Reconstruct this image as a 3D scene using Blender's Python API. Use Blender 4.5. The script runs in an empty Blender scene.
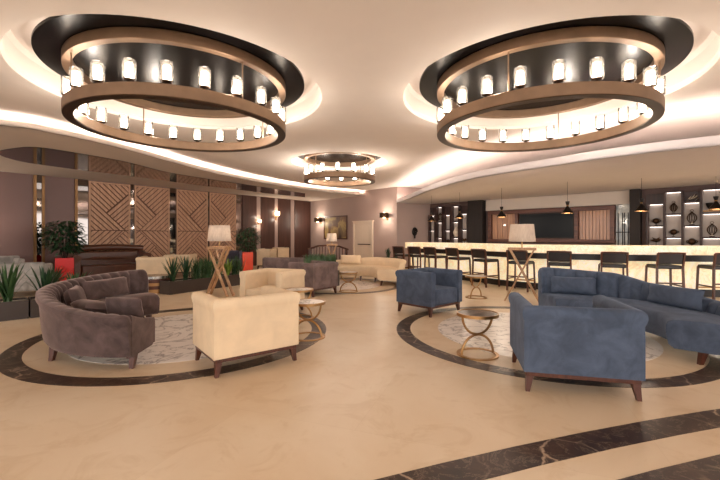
import bpy, bmesh, math, random
from mathutils import Vector, Matrix
random.seed(7)
C = bpy.context.scene.collection
PI = math.pi
R = math.radians
F, Y0, H = 385.0, 236.0, 1.35            # focal length in px, horizon row, eye height

# ------------------------------------------------------------------ helpers
def G(px, py, z=0.0):
    Y = F * (H - z) / (py - Y0)
    return ((px - 360) / F * Y, Y)

def on_line(px, A, B, off=0.0):
    """where the sight line of a column meets the wall line A-B (pushed off towards the room)"""
    dx, dy = B[0] - A[0], B[1] - A[1]
    L = math.hypot(dx, dy); dx /= L; dy /= L
    nx, ny = dy, -dx
    ax, ay = A[0] + nx * off, A[1] + ny * off
    k = (px - 360) / F
    t = (k * ay - ax) / (dx - k * dy)
    return (ax + dx * t, ay + dy * t)

def zat(py, Y):
    return H - (py - Y0) * Y / F

def lin(c):
    out = []
    for v in c:
        v /= 255.0
        out.append(v / 12.92 if v <= 0.04045 else ((v + 0.055) / 1.055) ** 2.4)
    return (out[0], out[1], out[2], 1.0)

class MB:
    def __init__(s):
        s.v = []; s.f = []
    def add(s, vs, fs):
        n = len(s.v); s.v += [tuple(v) for v in vs]; s.f += [tuple(i + n for i in f) for f in fs]; return s
    def box(s, x0, y0, z0, x1, y1, z1):
        return s.add([(x0,y0,z0),(x1,y0,z0),(x1,y1,z0),(x0,y1,z0),(x0,y0,z1),(x1,y0,z1),(x1,y1,z1),(x0,y1,z1)],
                     [(3,2,1,0),(4,5,6,7),(0,1,5,4),(1,2,6,5),(2,3,7,6),(3,0,4,7)])
    def frustum(s, c0, a0, b0, z0, c1, a1, b1, z1):
        q = lambda c, a, b, z: [(c[0]-a,c[1]-b,z),(c[0]+a,c[1]-b,z),(c[0]+a,c[1]+b,z),(c[0]-a,c[1]+b,z)]
        return s.add(q(c0,a0,b0,z0) + q(c1,a1,b1,z1), [(3,2,1,0),(4,5,6,7),(0,1,5,4),(1,2,6,5),(2,3,7,6),(3,0,4,7)])
    def bar(s, p, q, w, h, up=(0,0,1)):
        p = Vector(p); q = Vector(q); d = (q - p).normalized(); u = Vector(up)
        a = d.cross(u)
        if a.length < 1e-4: a = d.cross(Vector((1,0,0)))
        a.normalize(); b = a.cross(d).normalized(); a *= w/2; b *= h/2
        return s.add([p-a-b,p+a-b,p+a+b,p-a+b,q-a-b,q+a-b,q+a+b,q-a+b],
                     [(3,2,1,0),(4,5,6,7),(0,1,5,4),(1,2,6,5),(2,3,7,6),(3,0,4,7)])
    def prism(s, poly, z0, z1):
        n = len(poly)
        vs = [(p[0],p[1],z0) for p in poly] + [(p[0],p[1],z1) for p in poly]
        fs = [tuple(range(n-1,-1,-1)), tuple(range(n,2*n))] + [(i,(i+1)%n,n+(i+1)%n,n+i) for i in range(n)]
        return s.add(vs, fs)
    def tube(s, pts, r, n=8, closed=False):
        pts = [Vector(p) for p in pts]; N = len(pts); vs = []; fs = []
        prev = None
        for i, p in enumerate(pts):
            if closed: d = pts[(i+1)%N] - pts[i-1]
            else: d = pts[min(i+1,N-1)] - pts[max(i-1,0)]
            d.normalize()
            if prev is None:
                a = d.cross(Vector((0,0,1)))
                if a.length < 1e-3: a = d.cross(Vector((1,0,0)))
            else:
                a = prev - d * prev.dot(d)
            a.normalize(); prev = a; b = d.cross(a)
            rr = r[i] if isinstance(r, (list,tuple)) else r
            for k in range(n):
                t = 2*PI*k/n; vs.append(p + a*math.cos(t)*rr + b*math.sin(t)*rr)
        for i in range(N if closed else N-1):
            j = (i+1) % N
            for k in range(n):
                k2 = (k+1) % n; fs.append((i*n+k, i*n+k2, j*n+k2, j*n+k))
        if not closed:
            fs += [tuple(range(n-1,-1,-1)), tuple((N-1)*n+k for k in range(n))]
        return s.add(vs, fs)
    def lathe(s, prof, n=32, c=(0,0,0), closed=False):
        vs = []; fs = []; M = len(prof)
        for (r, z) in prof:
            for k in range(n):
                t = 2*PI*k/n; vs.append((c[0]+r*math.cos(t), c[1]+r*math.sin(t), c[2]+z))
        for i in range(M if closed else M-1):
            j = (i+1) % M
            for k in range(n):
                k2 = (k+1) % n; fs.append((i*n+k, i*n+k2, j*n+k2, j*n+k))
        if not closed:
            if prof[0][0] > 1e-6: fs.append(tuple(range(n-1,-1,-1)))
            if prof[-1][0] > 1e-6: fs.append(tuple((M-1)*n+k for k in range(n)))
        return s.add(vs, fs)
    def rings(s, secs, cap=True):
        """secs: list of equally long closed sections"""
        m = len(secs[0]); n0 = len(s.v); vs = [p for q in secs for p in q]; fs = []
        for i in range(len(secs)-1):
            for k in range(m):
                k2 = (k+1) % m; fs.append((i*m+k, i*m+k2, (i+1)*m+k2, (i+1)*m+k))
        if cap: fs += [tuple(range(m-1,-1,-1)), tuple((len(secs)-1)*m+k for k in range(m))]
        return s.add(vs, fs)
    def grid(s, rows):
        m = len(rows[0]); vs = [p for q in rows for p in q]
        fs = [(i*m+k, i*m+k+1, (i+1)*m+k+1, (i+1)*m+k) for i in range(len(rows)-1) for k in range(m-1)]
        return s.add(vs, fs)
    def build(s, name, mat, parent=None, smooth=35, bevel=0, seg=2, loc=None, rz=0, sub=0, blim=40):
        me = bpy.data.meshes.new(name)
        me.from_pydata(s.v, [], s.f)
        bm = bmesh.new(); bm.from_mesh(me)
        bmesh.ops.remove_doubles(bm, verts=bm.verts, dist=1e-5)
        bmesh.ops.recalc_face_normals(bm, faces=bm.faces)
        bm.to_mesh(me); bm.free()
        if smooth:
            me.shade_smooth(); me.set_sharp_from_angle(angle=R(smooth))
        me.materials.append(mat)
        o = bpy.data.objects.new(name, me); C.objects.link(o)
        if parent: o.parent = parent
        if loc: o.location = loc
        if rz: o.rotation_euler.z = rz
        if bevel:
            m = o.modifiers.new('soft_edges', 'BEVEL'); m.width = bevel; m.segments = seg
            m.limit_method = 'ANGLE'; m.angle_limit = R(blim); m.harden_normals = False
        if sub:
            m = o.modifiers.new('smooth', 'SUBSURF'); m.levels = sub; m.render_levels = sub
        return o

def tag(o, label=None, cat=None, group=None, kind=None):
    if label: o['label'] = label
    if cat: o['category'] = cat
    if group: o['group'] = group
    if kind: o['kind'] = kind
    return o

def thing(name, label, cat, loc=(0,0,0), rz=0, group=None):
    o = bpy.data.objects.new(name, None); C.objects.link(o)
    o.empty_display_size = 0.1
    o.location = loc; o.rotation_euler = (0,0,rz)
    return tag(o, label, cat, group)

def struct(name, mb, m, **k):
    return tag(mb.build(name, m, **k), kind='structure')

def copy_tree(o, parent=None):
    c = o.copy(); C.objects.link(c)
    if parent: c.parent = parent
    for ch in list(o.children): copy_tree(ch, c)
    return c

def dup(o, label, loc, rz, group=None):
    c = copy_tree(o); c.location = loc; c.rotation_euler = (0,0,rz); c['label'] = label
    if group: c['group'] = group
    return c

def face(dx, dy):
    return math.atan2(-dx, dy)            # local +Y looks along (dx,dy)

def spline(pts, n=8):
    P = [Vector((p[0],p[1],0)) for p in pts]; out = []
    for i in range(len(P)-1):
        p0 = P[max(i-1,0)]; p1 = P[i]; p2 = P[i+1]; p3 = P[min(i+2,len(P)-1)]
        for k in range(n):
            t = k/n
            q = 0.5*((2*p1)+(p2-p0)*t+(2*p0-5*p1+4*p2-p3)*t*t+(3*p1-p0-3*p2+p3)*t**3)
            out.append((q.x,q.y))
    out.append((P[-1].x,P[-1].y)); return out

def offset(pts, d):
    out = []
    for i in range(len(pts)):
        a = pts[max(i-1,0)]; b = pts[min(i+1,len(pts)-1)]
        dx, dy = b[0]-a[0], b[1]-a[1]; L = math.hypot(dx,dy)
        out.append((pts[i][0]-dy/L*d, pts[i][1]+dx/L*d))   # +d = left of travel
    return out

def strip_prism(mb, A, B, z0, z1):
    """solid between two parallel polylines"""
    secs = [[(a[0],a[1],z0),(b[0],b[1],z0),(b[0],b[1],z1),(a[0],a[1],z1)] for a,b in zip(A,B)]
    return mb.rings(secs)

# ------------------------------------------------------------------ materials
def new_mat(name):
    m = bpy.data.materials.new(name); m.use_nodes = True
    nt = m.node_tree; b = nt.nodes['Principled BSDF']
    return m, nt, b

def coords(nt, scale=(1,1,1), rot=(0,0,0)):
    tc = nt.nodes.new('ShaderNodeTexCoord'); mp = nt.nodes.new('ShaderNodeMapping')
    mp.inputs['Scale'].default_value = scale; mp.inputs['Rotation'].default_value = rot
    nt.links.new(tc.outputs['Object'], mp.inputs['Vector']); return mp.outputs['Vector']

def noise(nt, vec, scale, detail=4, rough=0.55, dist=0.0):
    n = nt.nodes.new('ShaderNodeTexNoise'); n.inputs['Scale'].default_value = scale
    n.inputs['Detail'].default_value = detail; n.inputs['Roughness'].default_value = rough
    n.inputs['Distortion'].default_value = dist
    nt.links.new(vec, n.inputs['Vector']); return n.outputs['Fac']

def ramp(nt, fac, stops):
    r = nt.nodes.new('ShaderNodeValToRGB'); e = r.color_ramp.elements
    while len(e) < len(stops): e.new(0.5)
    for el, (p, c) in zip(e, stops): el.position = p; el.color = c
    nt.links.new(fac, r.inputs['Fac']); return r.outputs['Color']

def mixc(nt, fac, a, b, mode='MIX'):
    m = nt.nodes.new('ShaderNodeMix'); m.data_type = 'RGBA'; m.blend_type = mode
    for sock, v in ((m.inputs[0], fac), (m.inputs[6], a), (m.inputs[7], b)):
        if isinstance(v, (int,float,tuple)): sock.default_value = v
        else: nt.links.new(v, sock)
    return m.outputs[2]

def bump(nt, b, h, strength=0.2, dist=0.02):
    bp = nt.nodes.new('ShaderNodeBump'); bp.inputs['Strength'].default_value = strength
    bp.inputs['Distance'].default_value = dist
    nt.links.new(h, bp.inputs['Height']); nt.links.new(bp.outputs['Normal'], b.inputs['Normal'])

def plain(name, rgb, rough=0.5, metal=0.0, spec=0.5, var=0.06, vscale=3.0, coat=0.0):
    m, nt, b = new_mat(name)
    c = lin(rgb); v = coords(nt)
    n = noise(nt, v, vscale)
    lo = tuple(x*(1-var) for x in c[:3])+(1,); hi = tuple(min(1,x*(1+var)) for x in c[:3])+(1,)
    nt.links.new(ramp(nt, n, [(0.3,lo),(0.7,hi)]), b.inputs['Base Color'])
    b.inputs['Roughness'].default_value = rough; b.inputs['Metallic'].default_value = metal
    b.inputs['Specular IOR Level'].default_value = spec; b.inputs['Coat Weight'].default_value = coat
    return m

def velvet(name, rgb, sheen=0.4, tint=None, lo_=0.72, hi_=1.32):
    m, nt, b = new_mat(name); c = lin(rgb); v = coords(nt)
    n = noise(nt, v, 5.0, 5, 0.6, 0.6)
    lo = tuple(x*lo_ for x in c[:3])+(1,); hi = tuple(min(1,x*hi_) for x in c[:3])+(1,)
    nt.links.new(ramp(nt, n, [(0.32,lo),(0.68,hi)]), b.inputs['Base Color'])
    b.inputs['Roughness'].default_value = 0.85; b.inputs['Specular IOR Level'].default_value = 0.2
    b.inputs['Sheen Weight'].default_value = sheen; b.inputs['Sheen Roughness'].default_value = 0.4
    b.inputs['Sheen Tint'].default_value = lin(tint or rgb)
    bump(nt, b, noise(nt, v, 130, 2), 0.12, 0.004)
    return m

def wood(name, dark, light, axis='x', scale=6.0, rough=0.4, coat=0.0):
    m, nt, b = new_mat(name)
    s = {'x':(0.25,4,4),'y':(4,0.25,4),'z':(4,4,0.25)}[axis]
    v = coords(nt, s)
    n = noise(nt, v, scale, 6, 0.6, 0.4)
    nt.links.new(ramp(nt, n, [(0.3,lin(dark)),(0.7,lin(light))]), b.inputs['Base Color'])
    b.inputs['Roughness'].default_value = rough; b.inputs['Coat Weight'].default_value = coat
    bump(nt, b, n, 0.08, 0.005)
    return m

def emit(name, rgb, strength):
    m, nt, b = new_mat(name)
    b.inputs['Base Color'].default_value = lin(rgb)
    b.inputs['Emission Color'].default_value = lin(rgb); b.inputs['Emission Strength'].default_value = strength
    return m

M = {}
# floor: polished beige marble slabs
m, nt, b = new_mat('beige_marble'); v = coords(nt, (1,1,1), (0,0,R(20)))
n1 = noise(nt, v, 0.55, 6, 0.6, 0.8); n2 = noise(nt, v, 2.3, 7, 0.65, 1.4)
base = ramp(nt, n1, [(0.30,lin((208,182,150))),(0.5,lin((217,196,168))),(0.72,lin((225,208,184)))])
vein = ramp(nt, n2, [(0.40,(1,1,1,1)),(0.52,(1,1,1,1)),(0.62,(0.90,0.85,0.78,1)),(0.72,(1,1,1,1))])
col = mixc(nt, 0.7, base, vein, 'MULTIPLY')
bt = nt.nodes.new('ShaderNodeTexBrick'); bt.offset = 0.5
bt.inputs['Scale'].default_value = 1.0; bt.inputs['Mortar Size'].default_value = 0.002
bt.inputs['Brick Width'].default_value = 1.9; bt.inputs['Row Height'].default_value = 1.25
bt.inputs['Color1'].default_value = (1,1,1,1); bt.inputs['Color2'].default_value = (0.95,0.93,0.90,1); bt.inputs['Mortar'].default_value = (0.88,0.84,0.78,1)
nt.links.new(v, bt.inputs['Vector'])
col = mixc(nt, 0.75, col, bt.outputs['Color'], 'MULTIPLY')
nt.links.new(col, b.inputs['Base Color']); b.inputs['Roughness'].default_value = 0.34; b.inputs['Specular IOR Level'].default_value = 0.3
M['floor'] = m
# dark brown marble with pale veins
m, nt, b = new_mat('dark_marble'); v = coords(nt)
n1 = noise(nt, v, 3.0, 6, 0.65, 0.6)
vo = nt.nodes.new('ShaderNodeTexVoronoi'); vo.feature = 'DISTANCE_TO_EDGE'; vo.inputs['Scale'].default_value = 3.4
wv = nt.nodes.new('ShaderNodeMix'); wv.data_type = 'VECTOR'; wv.inputs[0].default_value = 0.35
nz = nt.nodes.new('ShaderNodeTexNoise'); nz.inputs['Scale'].default_value = 2.2; nz.inputs['Detail'].default_value = 5
nt.links.new(v, nz.inputs['Vector']); nt.links.new(v, wv.inputs[4]); nt.links.new(nz.outputs['Color'], wv.inputs[5])
nt.links.new(wv.outputs[1], vo.inputs['Vector'])
veins = ramp(nt, vo.outputs['Distance'], [(0.0,(1,1,1,1)),(0.03,(0,0,0,1))])
msk = ramp(nt, noise(nt, v, 1.3, 3), [(0.42,(0,0,0,1)),(0.6,(0.8,0.8,0.8,1))])
fac = mixc(nt, 1.0, veins, msk, 'MULTIPLY')
fine = ramp(nt, noise(nt, v, 2.6, 8, 0.7, 2.5), [(0.47,(0,0,0,1)),(0.495,(0.26,0.26,0.26,1)),(0.51,(0,0,0,1))])
fac = mixc(nt, 1.0, fac, fine, 'ADD')
body = ramp(nt, n1, [(0.3,lin((34,22,18))),(0.55,lin((58,40,32))),(0.75,lin((92,68,52)))])
nt.links.new(mixc(nt, fac, body, lin((190,165,140))), b.inputs['Base Color'])
b.inputs['Roughness'].default_value = 0.3; b.inputs['Specular IOR Level'].default_value = 0.3
M['dark_marble'] = m
# white veined marble
m, nt, b = new_mat('white_marble'); v = coords(nt)
n1 = noise(nt, v, 1.7, 6, 0.58, 1.8)
n2 = noise(nt, v, 1.1, 5, 0.6, 0.8)
ve = ramp(nt, n1, [(0.38,lin((240,233,226))),(0.47,lin((236,228,220))),(0.5,lin((150,138,134))),(0.53,lin((236,228,220))),(0.7,lin((242,236,230)))])
cl = ramp(nt, n2, [(0.35,(1,1,1,1)),(0.7,(0.9,0.87,0.86,1))])
nt.links.new(mixc(nt, 0.8, ve, cl, 'MULTIPLY'), b.inputs['Base Color']); b.inputs['Roughness'].default_value = 0.3
M['white_marble'] = m
# backlit onyx (lit panels of the bar)
def onyx(name, strength, s1=1.6):
    m, nt, b = new_mat(name); v = coords(nt)
    n1 = noise(nt, v, s1, 6, 0.62, 1.0); n2 = noise(nt, v, 5.0, 5, 0.6, 1.5)
    c1 = ramp(nt, n1, [(0.3,lin((240,208,150))),(0.45,lin((248,228,184))),(0.65,lin((255,244,222)))])
    c2 = ramp(nt, n2, [(0.44,(1,1,1,1)),(0.5,(0.62,0.48,0.32,1)),(0.56,(1,1,1,1))])
    c = mixc(nt, 0.38, c1, c2, 'MULTIPLY')
    nt.links.new(c, b.inputs['Base Color']); nt.links.new(c, b.inputs['Emission Color'])
    b.inputs['Emission Strength'].default_value = strength; b.inputs['Roughness'].default_value = 0.25
    return m
M['onyx_panel'] = onyx('onyx_panel', 0.34)
M['onyx_top'] = onyx('onyx_top', 0.25, 0.9)
M['plaster'] = plain('ceiling_plaster', (222,212,204), 0.9, var=0.015)
M['soffit'] = plain('soffit_plaster', (206,193,182), 0.9, var=0.015)
M['soffit_bar'] = plain('bar_soffit_plaster', (214,206,206), 0.9, var=0.015)
M['mauve'] = plain('mauve_wallpaper', (168,146,138), 0.8, var=0.04, vscale=1.2)
M['bar_wall'] = plain('plum_wallpaper', (98,76,72), 0.7, var=0.06, vscale=1.5)
M['plum_panel'] = plain('plum_panel', (112,82,76), 0.42, var=0.08, vscale=0.8)
M['brown_panel'] = wood('brown_panel', (62,38,32), (84,54,46), 'z', 3.0, 0.4)
M['pillar'] = wood('dark_pillar', (24,16,14), (38,26,22), 'z', 3.0, 0.7)
M['brass'] = plain('brass', (124,92,60), 0.4, 0.8, var=0.05)
M['bronze'] = plain('brushed_bronze', (132,106,84), 0.45, 0.7, var=0.10, vscale=6)
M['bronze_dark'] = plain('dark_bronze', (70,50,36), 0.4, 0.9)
M['gold'] = plain('gold_metal', (176,136,90), 0.33, 0.9)
M['mirror'] = plain('mirror_glass', (140,132,128), 0.04, 1.0, var=0.0)
M['smoke'] = plain('smoked_ceiling_glass', (13,11,12), 0.26, 0.0, spec=0.07, var=0.1)
M['smoke_mirror'] = plain('smoked_mirror', (70,58,52), 0.08, 1.0, var=0.03)
M['chevron'] = wood('limed_wood', (176,132,104), (206,164,134), 'z', 5.0, 0.55)
M['chevron_back'] = plain('panel_backing', (96,66,52), 0.8)
M['cream'] = velvet('cream_fabric', (224,200,168), 0.1, None, 0.94, 1.05)
M['blue'] = velvet('blue_velvet', (73,83,101), 0.4, (132,145,166), 0.75, 1.3)
M['plum'] = velvet('plum_velvet', (80,65,63), 0.75, (190,168,160), 0.6, 1.5)  # wide light-dark mottling puts the velvet's sheen patches into the colour
M['taupe'] = velvet('taupe_velvet', (112,96,94), 0.3)
M['grey'] = velvet('grey_fabric', (150,146,142), 0.2)
M['slate'] = velvet('slate_fabric', (96,92,108), 0.2)
M['leather'] = plain('brown_leather', (88,52,36), 0.28, var=0.2, vscale=9)
M['walnut'] = wood('walnut', (58,28,18), (92,48,32), 'z', 5.0, 0.35)
M['stool_wood'] = wood('stool_wood', (66,36,24), (100,58,40), 'z', 5.0, 0.35)
M['black_leather'] = plain('black_leather', (34,26,26), 0.35, var=0.15, vscale=8)
M['lamp_wood'] = wood('lamp_wood', (150,112,78), (186,146,106), 'z', 5.0, 0.45)
M['table_marble'] = M['dark_marble']
M['planter'] = plain('planter_brown', (58,46,40), 0.45, var=0.08)
M['soil'] = plain('soil', (44,32,24), 0.95, var=0.3, vscale=20)
M['pebbles'] = plain('pale_pebbles', (170,164,154), 0.8, var=0.4, vscale=40)
M['red'] = plain('red_gloss', (214,24,22), 0.3)
M['orange'] = plain('orange_red_pot', (222,70,34), 0.35)
def leafmat(name, a, c):
    m, nt, b = new_mat(name); v = coords(nt)
    nt.links.new(ramp(nt, noise(nt, v, 6, 3), [(0.3,lin(a)),(0.7,lin(c))]), b.inputs['Base Color'])
    b.inputs['Roughness'].default_value = 0.4
    return m
M['leaf'] = leafmat('leaf_green', (34,62,34), (66,98,54))
M['leaf_dark'] = leafmat('leaf_dark', (22,48,30), (44,80,46))
M['leaf_light'] = leafmat('leaf_light', (88,116,46), (138,160,64))
M['grass'] = leafmat('grass_green', (52,78,48), (84,112,70))
M['ivory'] = plain('ivory_paint', (222,204,184), 0.5, var=0.02)
M['black'] = plain('black_metal', (26,20,18), 0.35, 0.6)
M['kick'] = plain('dark_kick', (30,20,16), 0.4)
M['screen'] = plain('tv_screen', (16,19,24), 0.3, spec=0.12, var=0.0)
M['niche'] = plain('niche_back', (176,164,158), 0.7, var=0.02)
M['shelf'] = wood('shelf_wood', (50,32,30), (70,46,42), 'z', 3.0, 0.45)
M['frame_wood'] = wood('frame_wood', (72,38,28), (108,62,46), 'x', 4.0, 0.4)
M['board'] = wood('board_wood', (150,104,78), (196,146,112), 'z', 4.0, 0.35, 0.3)
M['silver'] = plain('silver', (190,186,180), 0.25, 1.0)
M['led_disc'] = emit('recess_led', (255,238,222), 3.6)
M['led'] = emit('led_strip', (255,240,228), 26.0)
M['led_niche'] = emit('niche_led', (255,240,230), 3.0)
M['bulb'] = emit('warm_bulb', (255,234,210), 11.0)
M['bulb_soft'] = emit('soft_bulb', (255,230,204), 60.0)
M['sconce_glow'] = emit('sconce_bulb', (255,220,172), 9.0)
# clear candle glass: see-through with a bright reflection
m, nt, b = new_mat('candle_glass'); out = nt.nodes['Material Output']
tr = nt.nodes.new('ShaderNodeBsdfTransparent'); tl = nt.nodes.new('ShaderNodeBsdfTranslucent'); gl = nt.nodes.new('ShaderNodeBsdfGlossy')
gl.inputs['Roughness'].default_value = 0.1; tl.inputs['Color'].default_value = (1,0.95,0.9,1)
a = nt.nodes.new('ShaderNodeMixShader'); a.inputs[0].default_value = 0.10
c2 = nt.nodes.new('ShaderNodeMixShader'); lw = nt.nodes.new('ShaderNodeLayerWeight'); lw.inputs['Blend'].default_value = 0.25
nt.links.new(tr.outputs[0], a.inputs[1]); nt.links.new(tl.outputs[0], a.inputs[2])
nt.links.new(lw.outputs['Fresnel'], c2.inputs[0]); nt.links.new(a.outputs[0], c2.inputs[1]); nt.links.new(gl.outputs[0], c2.inputs[2])
nt.links.new(c2.outputs[0], out.inputs['Surface']); M['candle_glass'] = m
# lampshade cloth
m, nt, b = new_mat('shade_cloth'); out = nt.nodes['Material Output']
df = nt.nodes.new('ShaderNodeBsdfDiffuse'); tl = nt.nodes.new('ShaderNodeBsdfTranslucent'); a = nt.nodes.new('ShaderNodeMixShader')
v = coords(nt, (60,60,2)); cc = ramp(nt, noise(nt, v, 2.0, 3), [(0.3,lin((178,168,160))),(0.7,lin((206,198,190)))])
nt.links.new(cc, df.inputs['Color']); nt.links.new(cc, tl.inputs['Color']); a.inputs[0].default_value = 0.5
nt.links.new(df.outputs[0], a.inputs[1]); nt.links.new(tl.outputs[0], a.inputs[2]); nt.links.new(a.outputs[0], out.inputs['Surface'])
M['shade'] = m
# painting
m, nt, b = new_mat('painting_canvas'); v = coords(nt)
n = noise(nt, v, 1.3, 4, 0.5, 0.4)
nt.links.new(ramp(nt, n, [(0.3,lin((70,44,40))),(0.45,lin((120,86,60))),(0.52,lin((176,150,90))),(0.6,lin((130,104,72))),(0.75,lin((70,52,44)))]), b.inputs['Base Color'])
M['painting'] = m
# bluish patterned glass beside the mirror frame
m, nt, b = new_mat('etched_glass'); v = coords(nt, (3,3,1))
nt.links.new(ramp(nt, noise(nt, v, 3, 4), [(0.35,lin((120,126,130))),(0.65,lin((196,196,188)))]), b.inputs['Base Color'])
b.inputs['Roughness'].default_value = 0.12
M['etched'] = m

# ------------------------------------------------------------------ the room
CEIL = 3.375; SOFF = 3.167; BSOFF = 2.71
LA, LB = (-10.3,10.6), (-2.63,20.27)                 # left wall line, to the far corner
BA, BB = (-2.63,20.27), (1.52,15.80)                 # back wall line
WA, WB = (3.0,16.45), (9.5,9.95)                     # wall behind the bar
ext = lambda A,B,t: (A[0]+(B[0]-A[0])*t, A[1]+(B[1]-A[1])*t)
LA2 = ext(LA,LB,-0.75); WB2 = ext(WA,WB,1.5)

def wall(name, A, B, z0, z1, m, th=0.12):
    dx,dy = B[0]-A[0],B[1]-A[1]; L = math.hypot(dx,dy); nx,ny = -dy/L*th, dx/L*th
    mb = MB(); mb.prism([A,B,(B[0]+nx,B[1]+ny),(A[0]+nx,A[1]+ny)], z0, z1)
    return struct(name, mb, m)

fl = MB(); fl.box(-18,-5,-0.1,17,24,0.0); struct('floor', fl, M['floor'])
wall('wall_left', LA2, LB, 0, 3.6, M['plum_panel'])
wall('wall_back', BA, BB, 0, 3.6, M['mauve'])
wall('wall_return', BB, WA, 0, 3.6, M['mauve'])
wall('wall_bar', WA, WB2, 0, 3.6, M['bar_wall'])

CH = [(-2.455,5.42,1.385,1.655,1.91,22), (2.51,5.42,1.40,1.655,1.89,22), (-0.56,10.6,0.98,1.17,1.30,14)]
# main ceiling with three round recesses
bm = bmesh.new(); edges = []
def loop(pts, z):
    vs = [bm.verts.new((x,y,z)) for x,y in pts]
    es = [bm.edges.new((vs[i], vs[(i+1)%len(vs)])) for i in range(len(vs))]
    return vs, es
_, e = loop([(-18,-5),(17,-5),(17,24),(-18,24)], CEIL); edges += e
hv = []
for (x,y,r,rd,ro,n) in CH:
    vs, e = loop([(x+ro*math.cos(2*PI*k/96), y+ro*math.sin(2*PI*k/96)) for k in range(96)], CEIL); edges += e; hv.append((vs,x,y,ro))
bmesh.ops.triangle_fill(bm, use_beauty=True, use_dissolve=False, edges=edges)
for vs,x,y,ro in hv:
    prof = [(ro,CEIL+0.05),(ro-0.02,CEIL+0.07),(ro-0.02,CEIL+0.28),(ro-0.06,CEIL+0.34)]
    prev = vs
    for (rr,zz) in prof:
        cur = [bm.verts.new((x+rr*math.cos(2*PI*k/96), y+rr*math.sin(2*PI*k/96), zz)) for k in range(96)]
        for k in range(96): bm.faces.new((prev[k],prev[(k+1)%96],cur[(k+1)%96],cur[k]))
        prev = cur
    bm.faces.new(prev)
me = bpy.data.meshes.new('ceiling'); bm.to_mesh(me); bm.free(); me.materials.append(M['plaster'])
me.shade_smooth(); me.set_sharp_from_angle(angle=R(30))
ce = bpy.data.objects.new('ceiling', me); C.objects.link(ce); tag(ce, kind='structure')

trim_no = [0]
def trim(mb, m, **k):
    trim_no[0] += 1
    return struct('trim_%d' % trim_no[0], mb, m, **k)

for (x,y,r,rd,ro,n) in CH:                            # smoked glass discs and the light line above their rims
    d = MB(); d.lathe([(0,0.0),(rd,0.0),(rd,0.035),(0,0.035)], 96); trim(d, M['smoke'], loc=(x,y,3.55), smooth=30)
    l = MB(); l.lathe([(rd-0.09,0.0),(rd-0.06,0.0),(rd-0.06,0.025),(rd-0.09,0.025)], 96, closed=True); trim(l, M['led_disc'], loc=(x,y,3.60))

# left dropped ceiling with its curved lip, light line and smoked mirror crescent
def PZ(px,py,z): return G(px,py,z)
lip_px = [(0,125),(50,132.5),(100,143),(150,156),(200,169.5),(250,180.5),(300,189),(340,193.5),(374,196)]
lip = [(-15.0,2.6),(-8.6,4.9)] + [PZ(a,b_,SOFF) for a,b_ in lip_px]
lip = spline(lip, 8)
far = [ext(BA,BB,0.84), BA, (-2.9,20.6), (-18,4)]
sm = MB(); sm.prism(lip + [(BB[0]-0.6,BB[1]+0.75),(-2.6,20.4),(LA2[0]-0.1,LA2[1]+0.1)], SOFF, SOFF+0.03)
lo = offset(lip, 0.05)
strip_prism(sm, lip, lo, SOFF, SOFF+0.085)
struct('ceiling_drop', sm, M['soffit'], smooth=30)
a_ = offset(lip, 0.10); b_ = offset(lip, 0.14)
l = MB(); strip_prism(l, a_, b_, SOFF+0.035, SOFF+0.06); trim(l, M['led'])
up_px = [(-6,152),(10,148.5),(36,147),(78,153),(125,161.5),(165,171.5),(200,177.5),(235,182.8),(270,188),(305,193.3)]
dn_px = [(305,197),(270,193.5),(235,189),(200,185.2),(165,180.5),(125,175.3),(80,169.7),(28,162.5),(5,157)]
cr = spline([PZ(a,b2,SOFF) for a,b2 in up_px], 5) + spline([PZ(a,b2,SOFF) for a,b2 in dn_px], 5)
c = MB(); c.prism(cr, SOFF-0.008, SOFF-0.001); trim(c, M['smoke_mirror'])

# dropped ceiling over the bar: curved fascia with light line
fas_px = [(397.7,201.5),(410.7,198),(427,191.3),(451,183.8),(486,176.2),(550,166.3),(621,156),(720,145.4)]
fas = [PZ(a,b2,BSOFF) for a,b2 in fas_px] + [(7.2,4.75),(9.5,4.0)]
fas[0] = (1.50,15.75)
fas = spline(fas, 8)
bs = MB(); bs.prism([(p[0],p[1]) for p in fas] + [(17,4.0),(17,8),WB2,(3.05,16.5),(1.55,15.85)], BSOFF, BSOFF+0.03)
fo = offset(fas, 0.04)
strip_prism(bs, fas, fo, BSOFF, BSOFF+0.155)
struct('ceiling_drop_bar', bs, M['soffit_bar'], smooth=30)
l = MB(); strip_prism(l, offset(fas,0.09), offset(fas,0.13), BSOFF+0.08, BSOFF+0.105); trim(l, M['led'])

# floor inlays
FC = [(-2.43,5.4,1.95,1.74,1.36), (2.50,5.4,1.98,1.78,1.38), (-0.56,10.6,1.68,1.52,1.1)]
for (x,y,ro,ri,rm) in FC:
    d = MB(); d.lathe([(ri,0.0),(ro,0.0),(ro,0.003),(ri,0.003)], 96, closed=True); trim(d, M['dark_marble'], loc=(x,y,0.0005), smooth=0)
    d = MB(); d.lathe([(0,0.0),(rm,0.0),(rm,0.003),(0,0.003)], 72); trim(d, M['white_marble'], loc=(x,y,0.0005), smooth=0)
def circ3(a,b,c):
    ax,ay=a;bx,by=b;cx,cy=c
    d=2*(ax*(by-cy)+bx*(cy-ay)+cx*(ay-by))
    ux=((ax*ax+ay*ay)*(by-cy)+(bx*bx+by*by)*(cy-ay)+(cx*cx+cy*cy)*(ay-by))/d
    uy=((ax*ax+ay*ay)*(cx-bx)+(bx*bx+by*by)*(ax-cx)+(cx*cx+cy*cy)*(bx-ax))/d
    return ux,uy,math.hypot(ax-ux,ay-uy)
cx,cy,cr_ = circ3(G(375,480),G(540,441.5),G(720,409))
r2 = math.hypot(G(630,445)[0]-cx, G(630,445)[1]-cy); r3 = math.hypot(G(668,467)[0]-cx, G(668,467)[1]-cy)
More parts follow.
